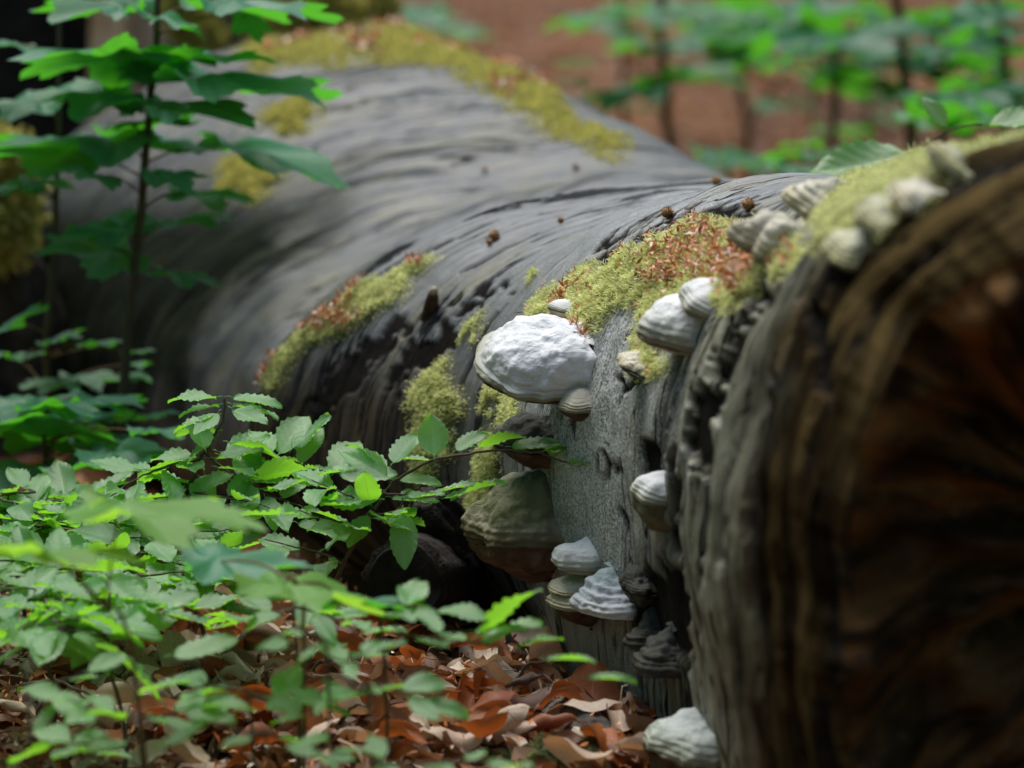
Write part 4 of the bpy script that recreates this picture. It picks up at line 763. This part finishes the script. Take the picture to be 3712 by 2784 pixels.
# the pale broad leaves rising right behind the log
bl = Plant('broadleaf_seedling', Vector((at(3220, 1400, 6.1).x, 6.1, 0)), 'seedling with one large pale pointed leaf rising behind the bark ridge', None, 'seedling', mat='stem')
bl.stem([bl.base, A(3330, 760, 6.1), A(3320, 560, 6.1)], .004, .002)
bl.leaf(A(3330, 545, 6.1), 262, -10, -30, .160, BL[0], sx=1.0); bl.leaf(A(3440, 470, 6.1), 300, 50, -25, .065, BL[4], sx=.9); bl.leaf(A(3560, 450, 6.1), 85, 4, 14, .10, BL[5]); bl.stem([A(3320, 560, 6.1), A(3440, 470, 6.1), A(3560, 450, 6.1)], .002, .0015, 'twig')

# ------------------------------------------------------------------ dead leaves on the ground
DV = [beech_leaf_mesh('dead_leaf', 90 + i, fold=.1, curlL=0, width=random.uniform(.6, .72), nt_=13, nv_=8, teeth=.03, pleat=.012, wave=.05, dead=random.uniform(.45, 1.25)) for i in range(12)]
DV += [beech_leaf_mesh('dead_leaf', 130 + i, fold=.08, curlL=.1, width=.85, nt_=17, nv_=10, teeth=.05, pleat=.02, wave=.07, dead=.28) for i in range(2)]
DM = {}
for k in DEADC:
    DM[k] = []
    for m_ in DV: c = m_.copy(); c.materials.clear(); c.materials.append(M['dead_' + k]); DM[k].append(c)
def gh(x, y): return float(ground_h(np.array([x]), np.array([y]))[0])
DL = {'rust': 'rusty orange dead beech leaf lying in the forest litter', 'tan': 'pale tan dead beech leaf lying in the forest litter', 'brown': 'dark brown dead beech leaf lying in the forest litter'}
def litter_leaf(x, y, z, az, pitch, roll, size, kind, label=None, mi=None):
    me = DM[kind][random.randrange(12) if mi is None else mi]; o = bpy.data.objects.new('dead_leaf', me); S.collection.objects.link(o)
    R = Matrix.Rotation(-math.radians(az), 4, 'Z') @ Matrix.Rotation(math.radians(pitch), 4, 'X') @ Matrix.Rotation(math.radians(roll), 4, 'Y')
    c = Vector((0, .6 * size, 0)); c.rotate(R.to_euler())
    o.matrix_world = Matrix.Translation(Vector((x, y, z)) - c) @ R @ Matrix.Scale(size, 4)
    tag(o, label or DL[kind], 'dead leaf', 'single dead leaves of the litter' if label else kind + ' dead beech leaves in the litter'); return o
HERO = [(2480 / 1, 0)]
hz = [(2140, 2540, .055, 15, 64, 5, .115, 'rust', 'largest upright rust orange leaf against the log foot'), (1990, 2540, .04, 60, 15, 20, .115, 'tan', 'long pale ribbed leaf curling beside the big orange one'),
      (1750, 2430, .045, 75, 10, -15, .12, 'tan', 'broad pale leaf with dark ribs in the middle of the litter'), (1720, 2520, .05, 80, 14, -25, .105, 'rust', 'crumpled glossy rust leaf in front of the broad pale one'),
      (1470, 2610, .03, 80, 5, 30, .11, 'brown', 'dark folded leaf low in the litter left of the red leaf'), (1680, 2650, .035, 85, 12, -30, .10, 'rust', 'deep red arched leaf near the mossy lump'),
      (1640, 2130, .05, 85, 20, 35, .085, 'rust', 'reddish curled leaf leaning at the mouth of the dark stump'), (1660, 2210, .04, 60, 10, -10, .10, 'tan', 'striped pale leaf lying below the dark stump'),
      (1930, 2200, .04, 150, 70, 10, .085, 'brown', 'upright brown leaf behind the bright green leaf'), (2110, 2300, .06, 100, 12, -35, .12, 'tan', 'long arched pale leaf resting against the log foot'), (1240, 2250, .03, 40, 30, 20, .10, 'brown', 'purplish brown leaf under the dark stump end'),
      (820, 2290, .05, 20, 55, 10, .085, 'rust', 'orange leaf standing on edge at the black hollow'), (980, 2290, .04, 60, 40, -20, .08, 'tan', 'ragged yellowish leaf standing before the black hollow'), (2110, 2240, .05, 10, 75, 0, .07, 'tan', 'narrow pale leaf upright between stone and log')]
for (x, y, z, az, pi_, ro, sz, kd, lab) in hz:
    q = atz(x, y, z); litter_leaf(q.x, q.y, z, az, pi_, ro, sz, kd, lab, 12 + (len(lab) % 2))
# individually visible leaves, nearest ones the photo shows
r_ = random.Random(3); cnt = 0
def free(x, y):                       # litter only outside the log
    if y > 9.2 or y < 3.9: return True
    k = [float(cubic(np.array([y]), KEY[:, 0], KEY[:, j])[0]) for j in (1, 3, 4)]
    return x < k[0] - k[1] * .72 or x > k[0] + k[2] * .9
while cnt < 286:
    ppx = r_.uniform(150, 2420); ppy = r_.triangular(2150, 2790, 2620)
    z = r_.uniform(.01, .06); q = atz(ppx, ppy, z)
    if not free(q.x, q.y) or q.x > .2: continue
    kd = r_.choices(['rust', 'tan', 'brown'], [.24, .52, .24])[0]
    litter_leaf(q.x, q.y, z + gh(q.x, q.y), r_.uniform(0, 360), r_.gauss(0, 20), r_.gauss(0, 24), r_.uniform(.07, .115), kd); cnt += 1
def litter_mesh(n, xr, yr, seed, size=(.06, .1), ztop=.04, tilt=.35, cond=None, lite=False):
    r = np.random.default_rng(seed); src = []
    for m_ in DV:
        v = np.zeros(len(m_.vertices) * 3, np.float32); m_.vertices.foreach_get('co', v); v = v.reshape(-1, 3)[:13 * 9].reshape(13, 9, 3)
        v = v[::(4 if lite else 2), ::(4 if lite else 2)]; src.append(v)
    a, b = src[0].shape[:2]; F1 = gridfaces(a, b); Vs, Fs, Cs = [], [], []; off = 0; k = 0
    while k < n:
        x, y = r.uniform(*xr), yr[0] + (yr[1] - yr[0]) * r.random() ** 1.3
        if cond and not cond(x, y): continue
        s = r.uniform(*size); v = src[r.integers(12)].reshape(-1, 3) * s; v = v - v.mean(0)
        R = np.array((Matrix.Rotation(r.uniform(0, 6.28), 3, 'Z') @ Matrix.Rotation(r.normal(0, tilt), 3, 'X') @ Matrix.Rotation(r.normal(0, tilt), 3, 'Y')))
        v = v @ R.T; v += [x, y, r.uniform(0, ztop)]; Vs.append(v); Fs.append(F1 + off); off += len(v); Cs.append(np.full(len(v), r.random())); k += 1
    V = np.vstack(Vs); V[:, 2] += ground_h(V[:, 0], V[:, 1]); return mesh_np('leaf_litter', V, np.vstack(Fs), True, {'rnd': np.concatenate(Cs)})
tag(link('leaf_litter', litter_mesh(3400, (-1.1, .32), (4.4, 7.2), 1, (.05, .09), .03, .3, lambda x, y: free(x, y) and (y < 5.85 or x > -.1)), None, M['litter']), 'dense carpet of small brown dead leaves between the singled out ones', 'leaf litter', None, 'stuff')
tag(link('leaf_litter', litter_mesh(9000, (-4, 7), (7.0, 32), 2, (.07, .12), .03, .25, free, True), None, M['litter_far']), 'blurred brown leaf carpet covering the slope beyond the log', 'leaf litter', None, 'stuff')
# crumbs, husks and broken bits among the litter
nb_ = 2600; cp_ = np.stack([rng.uniform(-1, .3, nb_), rng.uniform(4.6, 6.3, nb_), rng.uniform(.01, .065, nb_)], 1); cp_ = cp_[[free(a, b) for a, b in cp_[:, :2]]]
V, Q, T, c = blades(cp_, np.zeros_like(cp_), .012, .003, 0, 77, 1.0, None, 1.2); tag(link('litter_crumbs', mesh_np('crumbs', V, [Q, T], False, {'rnd': c}), None, M['scales']), 'small broken leaf crumbs and scales in the litter', 'crumbs', None, 'stuff')
# fine twigs lying about
for i, (x0, y0, x1, y1, lab) in enumerate([(1230, 2630, 1330, 2560, 'short dark twig sticking up from the litter in the centre'), (1640, 2235, 1730, 2250, 'thin black twig across the striped leaf'), (1120, 2480, 1180, 2400, 'fine curved twig by the seedling stem'), (1860, 2480, 1990, 2400, 'wiry grey twig bent over the rust leaf'), (60, 2490, 330, 2520, 'slender dark twig lying flat in the corner litter'), (1030, 2320, 1130, 2310, 'dark twig at the edge of the black hollow')]):
    a, b = atz(x0, y0, .05), atz(x1, y1, .085); e = Plant('fallen_twig', a, lab, 'small twigs in the litter', 'twig'); e.stem([a, a.lerp(b, .5) + Vector((0, .01, .012)), b], .003, .0015, 'twig')

# ------------------------------------------------------------------ small things: nuts, husks, stub, stone, stump, wood
def lump(name, loc, sx, sy, sz, mat, label, cat, seed=0, rough=.18, sc=1.0, n=28, rot=0, spikes=0, group=None):
    th = np.linspace(0, math.pi, n); ph = np.linspace(0, 2 * math.pi, 2 * n, endpoint=False); P, T = np.meshgrid(ph, th)
    D = np.stack([np.sin(T) * np.cos(P), np.sin(T) * np.sin(P), np.cos(T)], -1).reshape(-1, 3)
    R = 1 + fbm(D, 1.6 * sc, 4, seed=seed) * rough; V = D * R[:, None] * np.array([sx, sy, sz]); c, s = math.cos(rot), math.sin(rot)
    V = V @ np.array([[c, s, 0], [-s, c, 0], [0, 0, 1]]); F = gridfaces(n, 2 * n, True)
    if spikes:
        r = np.random.default_rng(seed); d = r.normal(size=(spikes, 3)); d /= np.linalg.norm(d, axis=1)[:, None]
        Vb, Q, Tt, c_ = blades(d * sx * .85, d, sx * .7, sx * .10, 0, seed, .3, None, .6); nn = len(V)
        me = mesh_np(name, np.vstack([V, Vb]), [np.vstack([F, Q + nn]), Tt + nn], True, {'rnd': np.concatenate([np.full(nn, .3), c_])})
    else: me = mesh_np(name, V, F)
    o = link(name, me, None, mat); o.location = loc; tag(o, label, cat, group); return o
def husk_mat():
    g = G('beech_husk'); n = g.noise(g.obj(), 300, 3); return g.done(g.bsdf(g.mix(n, (.22, .10, .035), (.50, .28, .13)), .8, .2))
M['husk'] = husk_mat()
for i, (x, y, r, lab) in enumerate([(2088, 615, .0075, 'fuzzy brown flower ball alone on the far smooth saddle'), (2430, 782, .0095, 'fuzzy brown flower ball just above the moss carpet'), (2598, 670, .0085, 'fuzzy brown flower ball standing on the bark skyline'), (2722, 755, .010, 'crumpled reddish husk on the black bark streak'), (1797, 866, .0095, 'orange fuzzy ball of the touching pair on the saddle'), (1776, 884, .006, 'smaller ball of the touching pair on the saddle'),
                                    (1758, 622, .006, 'faint orange ball furthest back on the grey wood'), (2036, 806, .006, 'flat orange flake ball on the grey saddle below the skyline'), (2330, 1000, .009, 'pinkish flower ball in the left half of the moss carpet'), (2440, 1010, .010, 'brown flower ball in the right half of the moss carpet')]):
    h, n = hit(x, y); r *= .78; lump('flower_ball', h + n * r * .9, r, r, r * .9, M['husk'], lab, 'seed husk', i, .15, 2, 14, 0, 160, 'fallen beech flower balls')
# broken branch stub on the log
hs, ns = hit(1560, 1120)
e = thing('broken_stub', hs, 'short snapped brown branch stub with pale tip on the bark', 'stub')
tip = at(1572, 1058, hs.y - .03) - hs; g_ = tubes_mesh('stub_wood', [([Vector((0, .0, -.02)), Vector(tip) * .35, Vector(tip) * .8, Vector(tip)], [.016, .011, .0085, .006])], 12); link('stub_wood', g_, e, simple('stub_bark', (.03, .015, .01), (.10, .05, .035), 60))
link('pale_tip', tubes_mesh('pale_tip', [([Vector(tip) * .97, Vector(tip) * 1.14, Vector(tip) * 1.22], [.0066, .006, .003])], 10), e, simple('pale_wood', (.35, .28, .2), (.5, .4, .3), 60))
q = atz(2035, 2240, .02); lump('stone', Vector((q.x, q.y, .02)), .045, .04, .03, simple('blue_stone', (.045, .065, .07), (.09, .12, .12), 30), 'rounded blue grey stone tucked under the bluish cone bracket', 'stone', 4, .15)
q = atz(2020, 2740, .03); lump('mossy_lump', Vector((q.x, q.y, .005)), .08, .06, .04, simple('dark_moss', (.02, .025, .008), (.12, .13, .025), 25, .9, .8, .02), 'dark mossy lump of rotten wood at the bottom edge', 'wood', 6, .4, 1.6)
a, b = atz(1960, 2600, .03), atz(2210, 2690, .03)
e = Plant('wood_chunk', a, 'weathered grey chunk of wood lying below the orange leaf', None, 'wood')
def rough_log(parent, name, pts, radii, mat, seed, n=48, k=14, amp=.12, flat=1.0):
    P = smooth_path(pts, k); rd = np.interp(np.linspace(0, 1, len(P)), np.linspace(0, 1, len(radii)), radii); V, F, T = tube_arr(P, rd, n)
    nV = len(P) * n; j = np.arange(nV) % n; i = np.arange(nV) // n; ang = 2 * np.pi * j / n
    C = np.array([tuple(P[q]) for q in i]); cc = np.stack([np.cos(ang) * 2.6, np.sin(ang) * 2.6, i * .05], 1)
    f = 1 + fbm(cc, 1.0, 5, seed=seed) * amp; V[:nV] = C + (V[:nV] - C) * f[:, None]
    V = V - np.array(tuple(parent.location)) if parent else V
    me = mesh_np(name, V, [F, T]); return link(name, me, parent, mat)
rough_log(e.e, 'chunk', [a, a.lerp(b, .5) + Vector((0, 0, .01)), b], [.012, .026, .024, .016], simple('grey_wood', (.05, .045, .04), (.16, .14, .12), 30), 3, amp=.3)
# dark cut branch stump leaning at the log
dark = simple('dark_rotten_bark', (.006, .005, .005), (.035, .026, .022), 26, .85, .9, .02)
e = thing('rotten_branch', at(1600, 2100, 5.75), 'black rotten branch stump with a round sawn end beneath the olive hoof fungus', 'stump')
P0 = at(1470, 2100, 5.45); P1 = at(1620, 2080, 5.75); P2 = at(1700, 2040, 6.0)
rough_log(e, 'branch', [P0, P1, P2], [.060, .066, .07], dark, 5, amp=.10)
rough_log(e, 'side_stub', [at(1585, 1970, 5.62), at(1575, 1870, 5.6), at(1545, 1800, 5.58)], [.055, .04, .022], dark, 8, amp=.35)
dn = (P0 - P1).normalized()
rough_log(e, 'cut_end', [P0 + dn * .003, P0 + dn * .006], [.054, .048], simple('black_end_grain', (.004, .003, .003), (.016, .011, .008), 40, .9), 6, k=3, amp=.08)

# ------------------------------------------------------------------ things beyond the log
e = Plant('dark_tree', at(150, 1400, 10.5) - Vector((0, 0, at(150, 1400, 10.5).z)), 'near black shaded tree trunk standing in the far corner', None, 'tree')
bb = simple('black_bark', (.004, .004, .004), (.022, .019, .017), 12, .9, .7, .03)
rough_log(e.e, 'trunk', [Vector((e.base.x, 10.5, -.1)), Vector((e.base.x, 10.5, 1.2)), Vector((e.base.x - .03, 10.5, 3.2))], [.50, .36, .32], bb, 12, 60, 10, .12)
e = thing('split_stump', Vector((at(520, 1400, 9.9).x, 9.9, 0)), 'pale tan splintered stump wood behind the maple leaves', 'stump')
tanw = simple('splintered_wood', (.60, .40, .24), (.85, .66, .46), 14, .75, .6, .02)
rough_log(e, 'split_wood', [e.location + Vector((0, 0, -.1)), e.location + Vector((.0, 0, .5)), e.location + Vector((.02, 0, 1.15))], [.15, .12, .10], tanw, 14, 60, 10, .35)
e = thing('mossy_root', Vector((at(930, 1400, 9.6).x, 9.6, 0)), 'grey upturned root mass with yellow moss behind the crest', 'roots')
gw = simple('grey_root', (.04, .04, .035), (.16, .155, .14), 10, .85, .7, .03)
for k, (pts, rad) in enumerate([([(700, 500, 9.7), (850, 150, 9.6), (900, -200, 9.6)], [.16, .14, .13]), ([(1000, 420, 9.6), (1020, 100, 9.6), (960, -200, 9.6)], [.13, .10, .10]), ([(1320, 300, 9.5), (1200, 60, 9.5), (1120, -150, 9.6)], [.06, .05, .05]), ([(1430, 160, 9.5), (1380, 90, 9.4), (1300, 130, 9.3)], [.03, .04, .03])]):
    rough_log(e, 'root', [at(*q) for q in pts], rad, gw, 20 + k, 40, 10, .25)
def moss_on_tube(pts, rad, n, seed, label, parent=None):
    r = np.random.default_rng(seed); P = smooth_path([at(*q) for q in pts], 12); A_ = np.array([tuple(q) for q in P]); i = r.integers(0, len(A_), n)
    d = r.normal(size=(n, 3)); d[:, 1] -= 1.0; d[:, 2] += .4; d /= np.linalg.norm(d, axis=1)[:, None]
    C = A_[i] + r.normal(size=(n, 3)) * .012 + d * np.interp(i / len(A_), [0, 1], rad)[:, None]
    V, Q, T, c = blades(C, d, .022, .005, .5, seed, .5, .45 + fbm(C, 25, 2) * .4)
    tag(link('moss_patch', mesh_np('moss', V, [Q, T], False, {'rnd': c}), None, M['moss_far']), label, 'moss', 'moss patches beyond the log', 'stuff')
moss_on_tube([(640, -40, 9.45), (690, 80, 9.45), (760, 170, 9.45)], (.035, .05), 2600, 1, 'thin yellow moss band between tan wood and grey roots')
moss_on_tube([(1060, 10, 9.4), (1110, 100, 9.4), (1150, 190, 9.4)], (.07, .06), 4200, 2, 'yellow moss hanging on the left leaning root')
moss_on_tube([(1180, -30, 9.35), (1250, 50, 9.35), (1290, 110, 9.35)], (.03, .04), 2600, 3, 'bright yellow moss stripe on the root beside the crest')
moss_on_tube([(1370, -30, 9.3), (1390, 30, 9.3), (1400, 60, 9.3)], (.02, .02), 900, 4, 'small yellow moss wisp highest above the crest')
# mossy log foot at the far left
e = thing('mossy_stump', Vector((at(-60, 1400, 7.6).x, 7.6, 0)), 'dark stump with yellow moss at the far edge beside the trunk flare', 'stump')
rough_log(e, 'stump_wood', [e.location + Vector((0, 0, -.1)), e.location + Vector((-.02, 0, .35)), e.location + Vector((-.05, .05, .62))], [.19, .15, .10], simple('stump_bark', (.02, .018, .014), (.08, .065, .05), 16), 33, 50, 10, .3)
moss_on_tube([(20, 540, 7.42), (40, 640, 7.42), (30, 760, 7.42), (10, 880, 7.42)], (.03, .05), 4200, 6, 'golden moss covering the stump at the far edge')
print('green leaves', NL[0], 'objects', len(bpy.data.objects))
